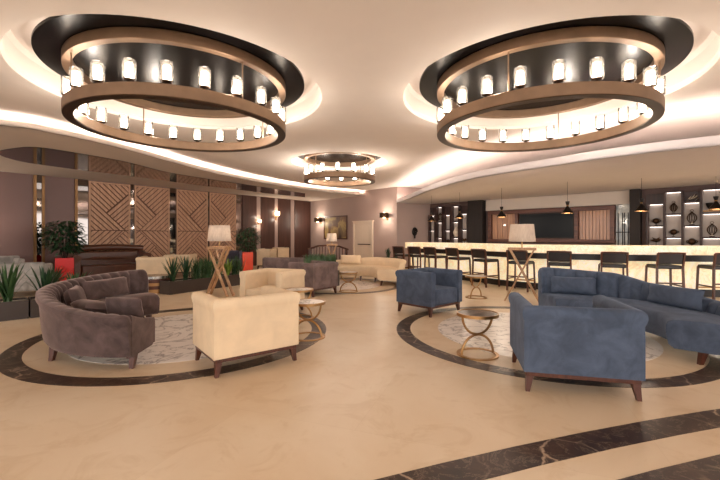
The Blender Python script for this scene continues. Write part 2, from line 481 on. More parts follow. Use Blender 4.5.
for (ra,rb) in ((r2,cr_),(r3-(cr_-r2),r3)):
    d = MB(); A=[];B=[]
    for k in range(97):
        t = R(20)+R(140)*k/96; A.append((cx+ra*math.cos(t),cy+ra*math.sin(t))); B.append((cx+rb*math.cos(t),cy+rb*math.sin(t)))
    strip_prism(d, A, B, 0.0005, 0.0035); trim(d, M['dark_marble'], smooth=0)

# ------------------------------------------------------------------ left wall panelling
def wall_box(mb, A, B, p0, p1, z0, z1, t0, t1):
    """slab on a wall between two columns of the picture, from t0 to t1 in front of it"""
    a = on_line(p0,A,B); b = on_line(p1,A,B)
    dx,dy = b[0]-a[0],b[1]-a[1]; L = math.hypot(dx,dy); nx,ny = dy/L,-dx/L
    q = lambda p,t: (p[0]+nx*t,p[1]+ny*t)
    mb.prism([q(a,t0),q(a,t1),q(b,t1),q(b,t0)], z0, z1); return mb
ZT = SOFF-0.012
for (p0,p1,m) in ((36.5,41.5,'mirror'),(77.5,88,'mirror'),(130,133.5,'mirror'),(169.5,175.5,'mirror'),(207.3,208.7,'mirror'),(235.5,241,'mirror')):
    d = MB(); wall_box(d, LA, LB, p0, p1, 0.02, ZT, 0.0, 0.012); trim(d, M[m])
for (p0,p1,m) in ((33,36.3,'brass'),(41.7,44.5,'brass'),(74.5,77.3,'brass')):
    d = MB(); wall_box(d, LA, LB, p0, p1, 0.0, ZT, 0.0, 0.05); trim(d, M[m])
for (p0,p1) in ((242,256),(260.5,274),(277.8,290),(294.3,310.6)):
    d = MB(); wall_box(d, LA, LB, p0, p1, 0.0, ZT, 0.0, 0.05); trim(d, M['brown_panel'])
for (p0,p1) in ((256.3,260.2),(274.3,277.5),(290.3,294)):
    d = MB(); wall_box(d, LA, LB, p0, p1, 0.0, ZT, 0.0, 0.03); trim(d, M['mauve'])

def clip(poly, a, b, c):                              # keep a*x+b*y <= c
    out = []
    for i in range(len(poly)):
        p = poly[i]; q = poly[(i+1)%len(poly)]
        dp = a*p[0]+b*p[1]-c; dq = a*q[0]+b*q[1]-c
        if dp <= 0: out.append(p)
        if dp*dq < 0:
            t = dp/(dp-dq); out.append((p[0]+(q[0]-p[0])*t, p[1]+(q[1]-p[1])*t))
    return out

def chevron_panel(p0, p1, flip, label):
    a = on_line(p0,LA,LB); b = on_line(p1,LA,LB)
    W = math.hypot(b[0]-a[0],b[1]-a[1]); Hh = ZT-0.02
    ang = math.atan2(b[1]-a[1], b[0]-a[0])
    t = thing('chevron_panel', label, 'wall panel', (a[0],a[1],0.0), ang, 'chevron wall panels')
    bk = MB(); bk.box(0,-0.03,0.01,W,-0.001,Hh); bk.build('backing', M['chevron_back'], t)
    fr = MB(); fr.box(0,-0.062,0.01,0.05,-0.03,Hh); fr.box(W-0.05,-0.062,0.01,W,-0.03,Hh)
    fr.box(0.05,-0.062,0.01,W-0.05,-0.03,0.06); fr.box(0.05,-0.062,Hh-0.05,W-0.05,-0.03,Hh); fr.build('border', M['chevron'], t)
    sl = MB(); v0 = 0.49*Hh; s2 = math.sqrt(0.5); P = 0.124; wd = 0.092
    x1 = W-0.055; rect = [(0.055,0.065),(x1,0.065),(x1,Hh-0.055),(0.055,Hh-0.055)]
    ap = 0.88*W; q2 = 0.40*W                           # tip of the arrow, inner corner of the woven wedge
    c1 = ap+v0; c2 = v0+ap-2*q2; d1 = v0-ap; d2 = v0-ap+2*q2
    up_, dn_ = (s2,s2), (s2,-s2)
    regs = [([(0,-1,-v0),( s2, s2, s2*c1)], up_), ([(0,-1,-v0),(-s2,-s2,-s2*c1),(-s2,s2, s2*c2)], dn_), ([(0,-1,-v0),(-s2,-s2,-s2*c1),(s2,-s2,-s2*c2)], up_),
            ([(0, 1, v0),( s2,-s2,-s2*d1)], dn_), ([(0, 1, v0),(-s2, s2, s2*d1),(-s2,-s2,-s2*(2*v0-c2))], up_), ([(0,1,v0),(-s2, s2, s2*d1),(s2,s2,s2*(2*v0-c2))], dn_)]
    # above the tip line the boards fall to the right on the left side and rise on the other; mirrored below
    for cons,(nx,ny) in regs:
        for k in range(-40,60):
            c0 = k*P; poly = list(rect)
            for (aa,bb,cc) in cons:
                g = 0.012
                poly = clip(poly, aa,bb,cc-g)
                if len(poly) < 3: break
            if len(poly) < 3: continue
            poly = clip(poly, -nx,-ny,-c0)
            if len(poly) >= 3: poly = clip(poly, nx,ny,c0+wd)
            if len(poly) < 3: continue
            if flip: poly = [(W-x,z) for x,z in poly][::-1]
            n = len(poly)
            ins = 0.0
            vs = [(x,-0.03,z) for x,z in poly]+[(x,-0.062,z) for x,z in poly]
            sl.add(vs, [tuple(range(n)), tuple(range(2*n-1,n-1,-1))]+[(i,n+i,n+(i+1)%n,(i+1)%n) for i in range(n)])
    sl.build('board_facing', M['chevron'], t, smooth=0)
    return t
chevron_panel(88.3,129.7,False,'limed wood chevron wall panel behind the brown leather sofa')
chevron_panel(134,169,True,'limed wood chevron wall panel behind the pair of cream armchairs')
chevron_panel(176,207,False,'limed wood chevron wall panel between the cream armchair and the lit X-leg lamp')
chevron_panel(209,235.3,True,'limed wood chevron wall panel partly hidden by the lit X-leg lamp')

# ------------------------------------------------------------------ back wall: door, picture, sconces
def wall_frame(A,B,p0,p1):
    a = on_line(p0,A,B); b = on_line(p1,A,B)
    return a, math.hypot(b[0]-a[0],b[1]-a[1]), math.atan2(b[1]-a[1],b[0]-a[0])
a,W,ang = wall_frame(BA,BB,354.3,373.6)
door = MB(); door.box(0.09,-0.05,0.005,W-0.09,-0.005,1.90)
d = struct('door_1', door, M['ivory'], loc=(a[0],a[1],0), rz=ang)
fm = MB(); fm.box(0,-0.09,0,0.09,-0.002,1.99); fm.box(W-0.09,-0.09,0,W,-0.002,1.99); fm.box(0.09,-0.09,1.9,W-0.09,-0.002,1.99); fm.box(-0.04,-0.10,1.99,W+0.04,-0.002,2.03)
fm.build('door_frame', M['ivory'], d, bevel=0.006)
hb = MB(); hb.bar((0.35,-0.10,0.98),(W-0.12,-0.10,0.98),0.03,0.04); hb.box(0.38,-0.1,0.96,0.42,-0.05,1.0); hb.box(W-0.2,-0.1,0.96,W-0.16,-0.05,1.0); hb.build('push_bar', M['bronze_dark'], d)
pm = MB()
for z0,z1 in ((0.15,0.85),(1.08,1.8)):
    for x0,x1 in ((0.16,W/2-0.04),(W/2+0.04,W-0.16)): pm.box(x0,-0.056,z0,x1,-0.05,z1)
pm.build('door_panel', M['ivory'], d, bevel=0.004)

a,W,ang = wall_frame(BA,BB,324.5,347.5)
z0,z1 = zat(239.3,on_line(336,BA,BB)[1]),zat(216,on_line(336,BA,BB)[1])
t = thing('framed_painting', 'dark-framed painting with golden blotches on the mauve wall', 'painting', (a[0],a[1],z0), ang)
f_ = MB()
for bx in ((0,0,W,0.06),(0,z1-z0-0.06,W,z1-z0),(0,0.06,0.06,z1-z0-0.06),(W-0.06,0.06,W,z1-z0-0.06)): f_.box(bx[0],-0.05,bx[1],bx[2],-0.001,bx[3])
f_.build('picture_frame', M['walnut'], t); c = MB(); c.box(0.06,-0.03,0.06,W-0.06,-0.002,z1-z0-0.06); c.build('canvas', M['painting'], t)

def sconce(px, A, B, z, label, m=M['bronze_dark']):
    p = on_line(px,A,B,0.0); ang = math.atan2(B[1]-A[1],B[0]-A[0])
    t = thing('wall_sconce', label, 'wall lamp', (p[0],p[1],z), ang, 'glowing wall sconces')
    k = MB(); k.box(-0.05,-0.02,-0.20,0.05,-0.001,0.12); k.box(-0.012,-0.2,-0.01,0.012,-0.02,0.01); k.build('wall_plate', M['gold'], t)
    s = MB(); s.lathe([(0.18,-0.10),(0.19,-0.10),(0.19,0.10),(0.18,0.10)], 24, (0,-0.21,0), closed=True); s.build('lamp_shade', m, t)
    g = MB(); g.lathe([(0,-0.13),(0.035,-0.12),(0.05,-0.05),(0.05,0.06),(0.03,0.12),(0,0.13)], 14, (0,-0.21,0)); g.build('bulb', M['sconce_glow'], t)
    return t
p = on_line(321,BA,BB); sconce(321,BA,BB,zat(220,p[1]),'glowing wall sconce beside the framed painting')
p = on_line(387.5,BA,BB); sconce(387.5,BA,BB,zat(215.5,p[1]),'glowing wall sconce between the white door and the bar')
p = on_line(275.8,LA,LB); 
def strip_sconce(px, z, s, label):
    p = on_line(px,LA,LB,0.03); ang = math.atan2(LB[1]-LA[1],LB[0]-LA[0])
    t = thing('wall_sconce', label, 'wall lamp', (p[0],p[1],z), ang, 'glowing wall sconces')
    k = MB(); k.box(-0.035,-0.03,-0.32*s,0.035,-0.001,0.0); k.build('wall_plate', M['gold'], t)
    for dx in (-0.09,0.09):
        g = MB(); g.lathe([(0,-0.02),(0.05,0.0),(0.055,0.20*s),(0.03,0.24*s),(0,0.25*s)], 12, (dx*s,-0.12,0)); b2 = g.build('bulb', M['sconce_glow'], t)
        h = MB(); h.bar((0,-0.02,-0.1),(dx*s,-0.12,-0.01),0.018,0.018); h.build('arm', M['gold'], t)
strip_sconce(275.8, zat(215.5,p[1]), 0.75, 'bright twin-bulb sconce on the strip between dark brown wall panels')
p = on_line(258.2,LA,LB); strip_sconce(258.2, zat(222,p[1]), 0.35, 'small dim sconce above the red-orange plant pot')

sconce(-30,LA2,LB,1.75,'wall sconce just beyond the picture edge on the plum panels')
def blade_sculpture():
    p = on_line(414,BB,WA,0.0); ang = math.atan2(WA[1]-BB[1],WA[0]-BB[0])
    t = thing('wall_ornament', 'small dark curled ornament fixed to the mauve wall by the bar', 'ornament', (p[0],p[1],1.3), ang)
    s = MB(); s.tube([(0.12*math.cos(k*0.5)*(1-k/40),-0.06,0.22+0.18*math.sin(k*0.5)*(1-k/40)) for k in range(26)], 0.03, 8); s.build('scroll', M['black'], t)
    s = MB(); s.bar((0,-0.06,0.4),(0,-0.06,-0.05),0.03,0.06); s.build('bracket', M['black'], t)
blade_sculpture()

# ------------------------------------------------------------------ chandeliers
def chandelier(x, y, r, n, label, sc=1.0):
    zb = 2.837
    t = thing('ring_chandelier', label, 'chandelier', (x,y,zb), 0, 'bronze double-ring chandeliers')
    th = 0.12
    k = MB(); k.lathe([(r-th,0.0),(r,0.0),(r,0.135),(r-th,0.135)], 96, closed=True); k.build('lower_ring', M['bronze'], t, bevel=0.006)
    k = MB(); k.lathe([(r-th+0.004,-0.008),(r-0.004,-0.008),(r-0.004,0.0),(r-th+0.004,0.0)], 96, closed=True); k.build('shaded_underside', M['bronze_dark'], t)  # darker bronze strip puts the ring's underside shade into the colour
    k = MB(); k.lathe([(r-0.10,0.59),(r,0.59),(r,0.71),(r-0.10,0.71)], 96, closed=True); k.build('upper_ring', M['bronze'], t, bevel=0.006)
    for q in range(4):
        a = R(52+90*q); px,py = (r-0.05)*math.cos(a),(r-0.05)*math.sin(a)
        k = MB(); k.tube([(px,py,0.13),(px,py,0.60)], 0.009, 8); k.build('rod', M['bronze'], t)
    cup = glass = bulb = None
    for q in range(n):
        a = 2*PI*(q+0.5)/n; px,py = (r-0.06)*math.cos(a),(r-0.06)*math.sin(a)
        if cup is None:
            c_ = MB(); c_.lathe([(0,0),(0.035,0.0),(0.03,0.015),(0.02,0.025),(0.05,0.03),(0.058,0.045),(0.02,0.05),(0,0.05)], 18); cup = c_.build('candle_cup', M['bronze_dark'], t)
            g_ = MB(); g_.lathe([(0.064,0.045),(0.068,0.045),(0.068,0.245),(0.064,0.245)], 22, closed=True); glass = g_.build('glass_shade', M['candle_glass'], cup)
            b_ = MB(); b_.lathe([(0,0.05),(0.032,0.05),(0.038,0.07),(0.038,0.19),(0.022,0.215),(0,0.222)], 14); bulb = b_.build('bulb', M['bulb'], cup)
            c = cup
        else:
            c = cup.copy(); C.objects.link(c); c.parent = t
            for s in (glass, bulb):
                d = s.copy(); C.objects.link(d); d.parent = c
        c.location = (px,py,0.135)
    return t
chandelier(*CH[0][:3],22,'big bronze ring chandelier of glass candle lamps hanging above the plum curved sofa')
chandelier(*CH[1][:3],22,'big bronze ring chandelier of glass candle lamps hanging above the blue curved sofa')
chandelier(*CH[2][:3],14,'small bronze ring chandelier further back above the cream curved sofa')

# ------------------------------------------------------------------ seating
def leg_bm(c, top, zt, s0=0.017, s1=0.030):
    k = MB(); k.frustum(c, s0, s0, 0.0, top, s1, s1, zt); return k

def armchair(label, loc, rz, mat, w=0.86, d=0.78, h=0.745, name='armchair', group=None, tuft=False):
    t = thing(name, label, 'armchair', (loc[0],loc[1],0), rz, group)
    hx, hy = w/2, d/2
    path = [((hx,hy),(1,0)), ((hx,-hy),(1,-1)), ((-hx,-hy),(-1,-1)), ((-hx,hy),(-1,0))]
    prof = [(-0.012,0.175),(-0.012,0.30),(-0.012,0.50),(-0.014,h-0.13),(-0.004,h-0.105),(0.004,h-0.065),(-0.001,h-0.03),(-0.022,h-0.007),(-0.062,h),(-0.102,h-0.008),(-0.125,h-0.035),(-0.131,h-0.07),(-0.122,h-0.105),(-0.118,0.50),(-0.118,0.175)]
    # rows along each run, so that the roll can be finely pleated
    pts = []
    for i in range(3):
        (p,n),(q,m2) = path[i],path[i+1]
        N = 14
        for k in range(N + (1 if i == 2 else 0)):
            s = k/N
            if k == 0: pts.append((p,n))
            elif k == N: pts.append((q,m2))
            else:
                nn = ((1,0),(0,-1),(-1,0))[i]
                pts.append(((p[0]+(q[0]-p[0])*s, p[1]+(q[1]-p[1])*s), nn))
    secs = []
    for i,(p,n) in enumerate(pts):
        ends = min(i, len(pts)-1-i)
        secs.append([(p[0]+n[0]*o, p[1]+n[1]*o, z) for o,z in prof])
    sh = MB(); sh.rings(secs); sh.build('backrest_and_arms', mat, t, smooth=50, bevel=0.022, seg=3, blim=55)
    s = MB(); s.box(-hx+0.127,-hy+0.127,0.175,hx-0.127,hy-0.005,0.44); s.build('seat', mat, t, bevel=0.035, seg=4)
    b = MB(); b.box(-hx+0.03,-hy+0.03,0.135,hx-0.03,hy-0.03,0.175); b.build('base_frame', M['walnut'], t, bevel=0.004)
    for sx in (-1,1):
        for sy in (-1,1):
            leg_bm((sx*(hx-0.045),sy*(hy-0.045)),(sx*(hx-0.065),sy*(hy-0.065)),0.136).build('leg', M['walnut'], t)
    if tuft:
        for r_ in range(2):
            for c_ in range(4):
                x = -0.21+0.14*c_ + (0.07 if r_ else 0)
                if x > 0.25: continue
                k = MB(); k.lathe([(0,-0.006),(0.012,-0.003),(0.012,0.003),(0,0.008)],10); o = k.build('button', mat, t, loc=(x,-hy+0.128,0.52+0.09*r_)); o.rotation_euler = (R(-90),0,0)
    return t

blue_g = 'blue velvet square armchairs'
cream_g = 'cream square armchairs'
A1 = G(640,401); A2 = G(527,391); A3 = G(509.6,363)
def chair_from(a_left, a_right, d):
    """back-left and back-right feet as seen from behind"""
    dx,dy = a_right[0]-a_left[0],a_right[1]-a_left[1]; L = math.hypot(dx,dy); dx/=L; dy/=L
    fx,fy = -dy,dx                                    # facing
    mx,my = (a_left[0]+a_right[0])/2,(a_left[1]+a_right[1])/2
    return (mx+fx*(d/2-0.035), my+fy*(d/2-0.035)), face(fx,fy), L
c,rz,L = chair_from(A2,A1,0.87); armchair('blue velvet armchair seen from behind, standing closest to the dark floor bands', c, rz, M['blue'], L+0.08, 0.88, group=blue_g)
c,rz,L = chair_from(G(216,379),G(296,359),0.76); armchair('cream armchair with walnut legs seen from behind next to the plum sofa', (c[0]+0.02,c[1]), rz-R(4), M['cream'], L+0.04, 0.75, group=cream_g)
armchair('cream armchair facing forward behind the cream armchair with its back turned', (-1.54,6.85), face(-0.36,-0.93), M['cream'], 0.86, 0.78, group=cream_g)
pf = G(428,317.5); q = G(400.8,310.5); 
fx,fy = 0.70,-0.71
lx,ly = pf[0],pf[1]
rx,ry = -fy,fx                                        # direction towards chair's own left when seen from front
armchair('tufted blue velvet armchair turned towards the white marble circle', (lx-0.36*fx+0.41*0.72+0.07, ly-0.36*fy+0.41*0.70), face(0.66,-0.75), M['blue'], 0.90, 0.80, group=blue_g, tuft=True)
c,rz,L = chair_from(G(300,300),G(319,297),0.8); 
c = G(319,297); armchair('taupe velvet armchair seen from behind beside the gold side table', (c[0]-0.18,c[1]+0.50), face(-0.80,0.60), M['taupe'], 0.86, 0.80)
# far cream armchairs near the chevron wall
armchair('cream armchair with its back turned beside the brown leather sofa', (-6.1,11.5), face(-0.25,0.97), M['cream'], 0.86, 0.8, group=cream_g)
armchair('cream armchair with its back turned behind the spiky plant of the long planter', (-6.0,12.9), face(-0.15,0.99), M['cream'], 0.84, 0.8, group=cream_g)
armchair('grey-mauve armchair behind the long planter, beside the orange-red pot', (-4.95,15.0), face(0.4,-0.9), M['slate'], 0.62, 0.62, 0.78)
armchair('small cream armchair against the dark brown panels near the potted plant', (-3.78,15.6), face(0.2,0.98), M['cream'], 0.62, 0.6, 0.84, group=cream_g)
armchair('cream armchair half hidden at the foot of the brass-edged brown panels', (-3.42,16.6), face(0.75,0.66), M['cream'], 0.50, 0.55, 0.86, group=cream_g)

def crescent(name, label, cx, cy, a0, a1, Rin, Rout, hfun, mat, channels=True, legs=None, group=None):
    """curved sofa, a0..a1 degrees about (cx,cy), open towards the centre"""
    am = R((a0+a1)/2); ox,oy = (Rin+Rout)/2*math.cos(am),(Rin+Rout)/2*math.sin(am)
    t = thing(name, label, 'sofa', (cx+ox,cy+oy,0), 0, group)
    P = lambda r,a,z: (r*math.cos(a)-ox, r*math.sin(a)-oy, z)
    n = int(abs(a1-a0)/0.75); secs = []; seat = []
    ch = R(5.6)
    for i in range(n+1):
        a = R(a0+(a1-a0)*i/n); h = hfun(math.degrees(a))
        e = min(i,n-i)/n*abs(R(a1-a0))*Rout          # distance from the nearer end
        ec = min(1.0,e/0.10); rnd = 1-math.sqrt(max(0,1-(1-ec)**2))
        h -= 0.07*rnd; tk = 0.06*rnd
        w = -0.05*(1-abs(math.sin((a-R(a0))/ch*PI))**0.45) if channels else 0.0
        secs.append([P(Rout-0.10,a,0.14),P(Rout-0.065,a,0.19),P(Rout-0.045,a,0.32),P(Rout-0.025-tk*.3,a,h-0.13),P(Rout+0.005-tk*.5,a,h-0.07),P(Rout+0.0-tk*.5,a,h-0.025),
                     P(Rout-0.035,a,h-0.004),P(Rout-0.085,a,h+w*0.45),P(Rout-0.135,a,h-0.018+w*0.8),P(Rout-0.175-w*0.9,a,h-0.06+w*0.4),P(Rout-0.195-w,a,h-0.13),P(Rout-0.20-w*0.7,a,0.42),P(Rout-0.20,a,0.14)])
    b = MB(); b.rings(secs); b.build('backrest', mat, t, smooth=50)
    for i in range(n+1):
        a = R(a0+(a1-a0)*i/n)
        e = min(i,n-i)/n*abs(R(a1-a0))*Rout; ec = min(1.0,e/0.05); rnd = 0.03*(1-math.sqrt(max(0,1-(1-ec)**2)))
        seat.append([P(Rin+0.07,a,0.14),P(Rin+0.02,a,0.18),P(Rin,a,0.30),P(Rin,a,0.385),P(Rin+0.015,a,0.425-rnd),P(Rin+0.06,a,0.445-rnd),P((Rin+Rout)/2-0.1,a,0.455-rnd),P(Rout-0.203,a,0.44-rnd),P(Rout-0.203,a,0.14)])
    s = MB(); s.rings(seat); s.build('seat', mat, t, smooth=50)
    for (r,a) in legs:
        x,y,_ = P(r,R(a),0); dx,dy = math.cos(R(a)),math.sin(R(a))
        k = MB(); k.frustum((x,y),0.020,0.020,0.0,(x-0.03*dx*(1 if r>1.2 else -1),y-0.03*dy*(1 if r>1.2 else -1)),0.034,0.034,0.16); k.build('leg', M['walnut'], t)
    return t
def hl(keys):
    def f(a):
        for (a0,h0),(a1,h1) in zip(keys,keys[1:]):
            if a <= a1:
                s = max(0,(a-a0)/(a1-a0)); s = s*s*(3-2*s); return h0+(h1-h0)*s
        return keys[-1][1]
    return f
LC = (-2.40,5.30)
crescent('curved_sofa','plum velvet curved sofa with channel-tufted back and walnut legs',LC[0],LC[1],137,275,0.95,1.58,hl([(135,0.81),(200,0.755),(278,0.575)]),M['plum'],True,
         [(1.37,273),(1.47,230),(1.47,185),(1.47,143),(1.06,262),(1.06,210),(1.06,143)])
RC = (2.73,4.75)
ps = bpy.data.objects['curved_sofa']; ox_,oy_ = ps.location.x-LC[0], ps.location.y-LC[1]
k = MB(); secs=[]
for i in range(13):
    r_=0.96+0.52*i/12; zt_=0.435+0.13*(i/12)**1.4
    q=lambda a_,z_:(r_*math.cos(R(a_))-ox_, r_*math.sin(R(a_))-oy_, z_)
    secs.append([q(271.5,0.16),q(275.2,0.16),q(275.2,zt_-0.02),q(274.6,zt_),q(272.1,zt_),q(271.5,zt_-0.02)])
k.rings(secs); k.build('end_panel', M['plum'], ps, smooth=50)
crescent('curved_sofa','long blue velvet curved sofa facing the white marble circle',RC[0],RC[1],-43,83,0.82,1.62,hl([(-43,0.56),(-5,0.575),(20,0.66),(48,0.80),(83,0.845)]),M['blue'],True,
         [(1.48,-38),(1.48,20),(1.48,77),(1.10,-40),(0.93,20),(0.93,77)])
crescent('curved_sofa','cream curved sofa standing before the white door',-0.56,10.7,-13,102,1.05,1.83,hl([(-13,0.70),(50,0.69),(102,0.58)]),M['cream'],False,
         [(1.7,-8),(1.7,45),(1.7,95),(1.15,-10),(1.15,30),(1.15,60),(1.15,95)])

def pillow(label, loc, w, h, th, rz, tilt, mat, group=None, roll=0):
    n=14; rows_f=[]; rows_b=[]
    for i in range(n+1):
        u=-1+2*i/n; rf=[]; rb=[]
        for j in range(n+1):
            v=-1+2*j/n
            tt = th/2*((1-u**4)*(1-v**4))**0.6
            px_ = w/2*u*(1-0.05*(1-v*v)*0-0.04*v*v*0); pz_=h/2*v
            s = 1-0.05*(1-abs(u*v))
            rf.append((px_*(0.95+0.05*abs(v)), tt, pz_*(0.95+0.05*abs(u)))); rb.append((px_*(0.95+0.05*abs(v)), -tt, pz_*(0.95+0.05*abs(u))))
        rows_f.append(rf); rows_b.append(rb)
    mb=MB(); mb.grid(rows_f); mb.grid(rows_b)
    o=mb.build('cushion', mat, smooth=60); o.location=loc
    o.rotation_mode='XYZ'; o.rotation_euler=(tilt,roll,rz)
    return tag(o,label,'cushion',group)
def on_sofa(c, r, a, z): return (c[0]+r*math.cos(R(a)), c[1]+r*math.sin(R(a)), z)
pg='plum cushions on the plum sofa'
def facein(a): return R(a)+PI/2                       # cushion's flat side turned to the centre
pillow('long plum cushion leaning on the channel-tufted back of the plum sofa', on_sofa(LC,1.24,170,0.60), 0.78,0.28,0.17,facein(170),R(12),M['plum'],pg)
pillow('plum cushion propped in the bend of the plum sofa', on_sofa(LC,1.24,206,0.585), 0.50,0.28,0.17,facein(206),R(14),M['plum'],pg)
pillow('plum cushion lying flat on the seat of the plum sofa', on_sofa(LC,1.10,234,0.535), 0.50,0.34,0.15,facein(234),R(76),M['plum'],pg)
pillow('plum cushion propped near the open end of the plum sofa', on_sofa(LC,1.12,261.5,0.572), 0.44,0.23,0.15,facein(261.5),R(14),M['plum'],pg)
bg='blue cushions on the blue sofa'
pillow('long blue cushion at the far end of the blue curved sofa', on_sofa(RC,1.30,65,0.59), 0.62,0.26,0.16,facein(65),R(10),M['blue'],bg)
pillow('wide blue cushion by the open near end of the blue sofa', on_sofa(RC,1.30,8,0.58), 0.75,0.26,0.16,facein(8),R(10),M['blue'],bg)
pillow('cream cushion resting on the cream curved sofa', on_sofa((-0.56,10.7),1.52,80,0.60), 0.66,0.30,0.16,facein(80),R(12),M['cream'])

# ------------------------------------------------------------------ gold side tables
def side_table(label, loc, rz, top, s=1.0, name='side_table'):
    t = thing(name, label, 'side table', (loc[0],loc[1],0), rz, 'gold hourglass side tables')
    k=MB(); k.lathe([(0,0.452),(0.218,0.452),(0.218,0.472),(0,0.472)],40); k.build('table_top', top, t)
    k=MB(); k.lathe([(0.218,0.445),(0.232,0.445),(0.232,0.478),(0.218,0.478)],40,closed=True); k.build('rim', M['gold'], t)
    k=MB(); k.lathe([(0.195,0.0),(0.232,0.0),(0.232,0.016),(0.195,0.016)],40,closed=True); k.build('base_ring', M['gold'], t)
    up=[(0.19*math.cos(PI+PI*i/28), 0, 0.447-0.215*math.sin(PI*i/28)) for i in range(29)]
    dn=[(0.20*math.cos(PI*i/28), 0, 0.010+0.218*math.sin(PI*i/28)) for i in range(29)]
    k=MB(); k.tube(up,0.014,8); k.build('upper_arc', M['gold'], t)
    k=MB(); k.tube(dn,0.014,8); k.build('lower_arc', M['gold'], t)
    return t
side_table('gold hourglass side table with dark marble top beside the foremost blue armchair', G(477.5,354.5), R(15), M['dark_marble'])
side_table('gold side table standing between the tufted blue armchair and the bar stools', G(476,297.5), R(40), M['white_marble'])
side_table('gold hourglass side table at the arm of the cream armchair with its back turned', G(308,337), R(-20), M['white_marble'])
side_table('gold side table at the front corner of the cream armchair facing forward', (-1.0,6.35), R(10), M['white_marble'])
side_table('small gold side table alone in front of the cream curved sofa', G(348.5,291.5), R(0), M['white_marble'])
t = thing('coffee_table','low banded drum table behind the end of the plum sofa','coffee table',(-4.95,9.35,0))
for (z0,z1,m,nm) in ((0,0.09,'gold','base_band'),(0.09,0.17,'walnut','drum'),(0.17,0.24,'gold','brass_band'),(0.24,0.33,'walnut','upper_drum'),(0.33,0.40,'silver','table_top')):
    k=MB(); k.lathe([(0,z0),(0.34,z0),(0.34,z1),(0,z1)],36); k.build(nm,M[m],t,bevel=0.004)

# ------------------------------------------------------------------ X-leg floor lamps
def floor_lamp(label, loc, rz, hw=0.25, ft=0.33, zs=1.235, hs=0.355, rs=0.258, zt=1.085):
    t = thing('floor_lamp', label, 'floor lamp', (loc[0],loc[1],0), rz, 'X-leg floor lamps')
    for y in (-0.075,0.075):
        off = 0.017*(1 if y>0 else -1)
        k=MB(); k.bar((-hw+0.02,y+off,zt-0.01),(ft,y+off,0.004),0.032,0.06,up=(0,1,0)); k.build('leg', M['lamp_wood'], t)
        k=MB(); k.bar((hw-0.02,y-off,zt-0.01),(-ft,y-off,0.004),0.032,0.06,up=(0,1,0)); k.build('leg', M['lamp_wood'], t)
        k=MB(); k.bar((-hw-0.02,y,zt),(hw+0.02,y,zt),0.06,0.05); k.build('top_bar', M['lamp_wood'], t)
    k=MB(); k.box(-0.05,-0.10,zt-0.02,0.05,0.10,zt+0.02); k.lathe([(0.012,zt+0.015),(0.012,zs+hs*0.45),(0,zs+hs*0.45)],10); k.build('stem', M['gold'], t)
    k=MB(); k.lathe([(rs-0.005,zs),(rs,zs),(rs*0.875,zs+hs),(rs*0.875-0.005,zs+hs)],40,closed=True); k.build('lamp_shade', M['shade'], t)
    c=zs+hs*0.45
    k=MB(); k.lathe([(0,c-0.03),(0.03,c-0.02),(0.05,c+0.03),(0.04,c+0.07),(0,c+0.09)],16); k.build('bulb', M['bulb_soft'], t)
    return t
floor_lamp('lit X-leg floor lamp before the chevron wall panels', G(219.5,295.5), R(-25))
floor_lamp('lit X-leg floor lamp in front of the bar stools', G(522,301.5), R(-25))
floor_lamp('lit X-leg floor lamp before the framed painting', (-0.95,12.95), R(5), 0.17, 0.2, 1.17, 0.27, 0.18, 1.06)

# ------------------------------------------------------------------ bar
bar_pts = [(408,248.1),(440,249.1),(475,250.6),(507,252.0),(540,253),(590,254.0),(640,254.8),(715,255.4)]
bar = [PZ(a,b2,0.93) for a,b2 in bar_pts]
bar = [(bar[0][0]-0.05,bar[0][1]+0.25)] + bar + [(9.6,8.2),(11.2,8.3)]
bar = spline(bar, 8)
t = thing('bar_counter','long curved bar with backlit onyx counter and glowing front panels','bar',(bar[30][0],bar[30][1],0))
o0 = (bar[30][0],bar[30][1]); loc = lambda pts: [(p[0]-o0[0],p[1]-o0[1]) for p in pts]
k=MB(); strip_prism(k, loc(bar), loc(offset(bar,0.62)), 0.93, 1.13); k.build('counter', M['onyx_top'], t, smooth=30, bevel=0.006)
k=MB(); strip_prism(k, loc(offset(bar,0.10)), loc(offset(bar,0.55)), 0.79, 0.93); k.build('dark_rail', M['kick'], t, smooth=30)
f0 = offset(bar,0.22); f1 = offset(bar,0.24); f2 = offset(bar,0.52)
k=MB(); strip_prism(k, loc(offset(bar,0.245)), loc(f2), 0.0, 0.79); k.build('carcass', M['kick'], t, smooth=30)
nseg = 6
for i in range(0, len(bar)-1, nseg):
    j=min(i+nseg,len(bar)-1)
    A=loc(f0)[i:j+1]; B=loc(f1)[i:j+1]
    k=MB(); strip_prism(k, A, B, 0.16, 0.775); k.build('front_panel', M['onyx_panel'], t, smooth=30, bevel=0.004)
k=MB(); strip_prism(k, loc(offset(bar,0.20)), loc(offset(bar,0.245)), 0.0, 0.15); k.build('kick_plate', M['kick'], t, smooth=30)

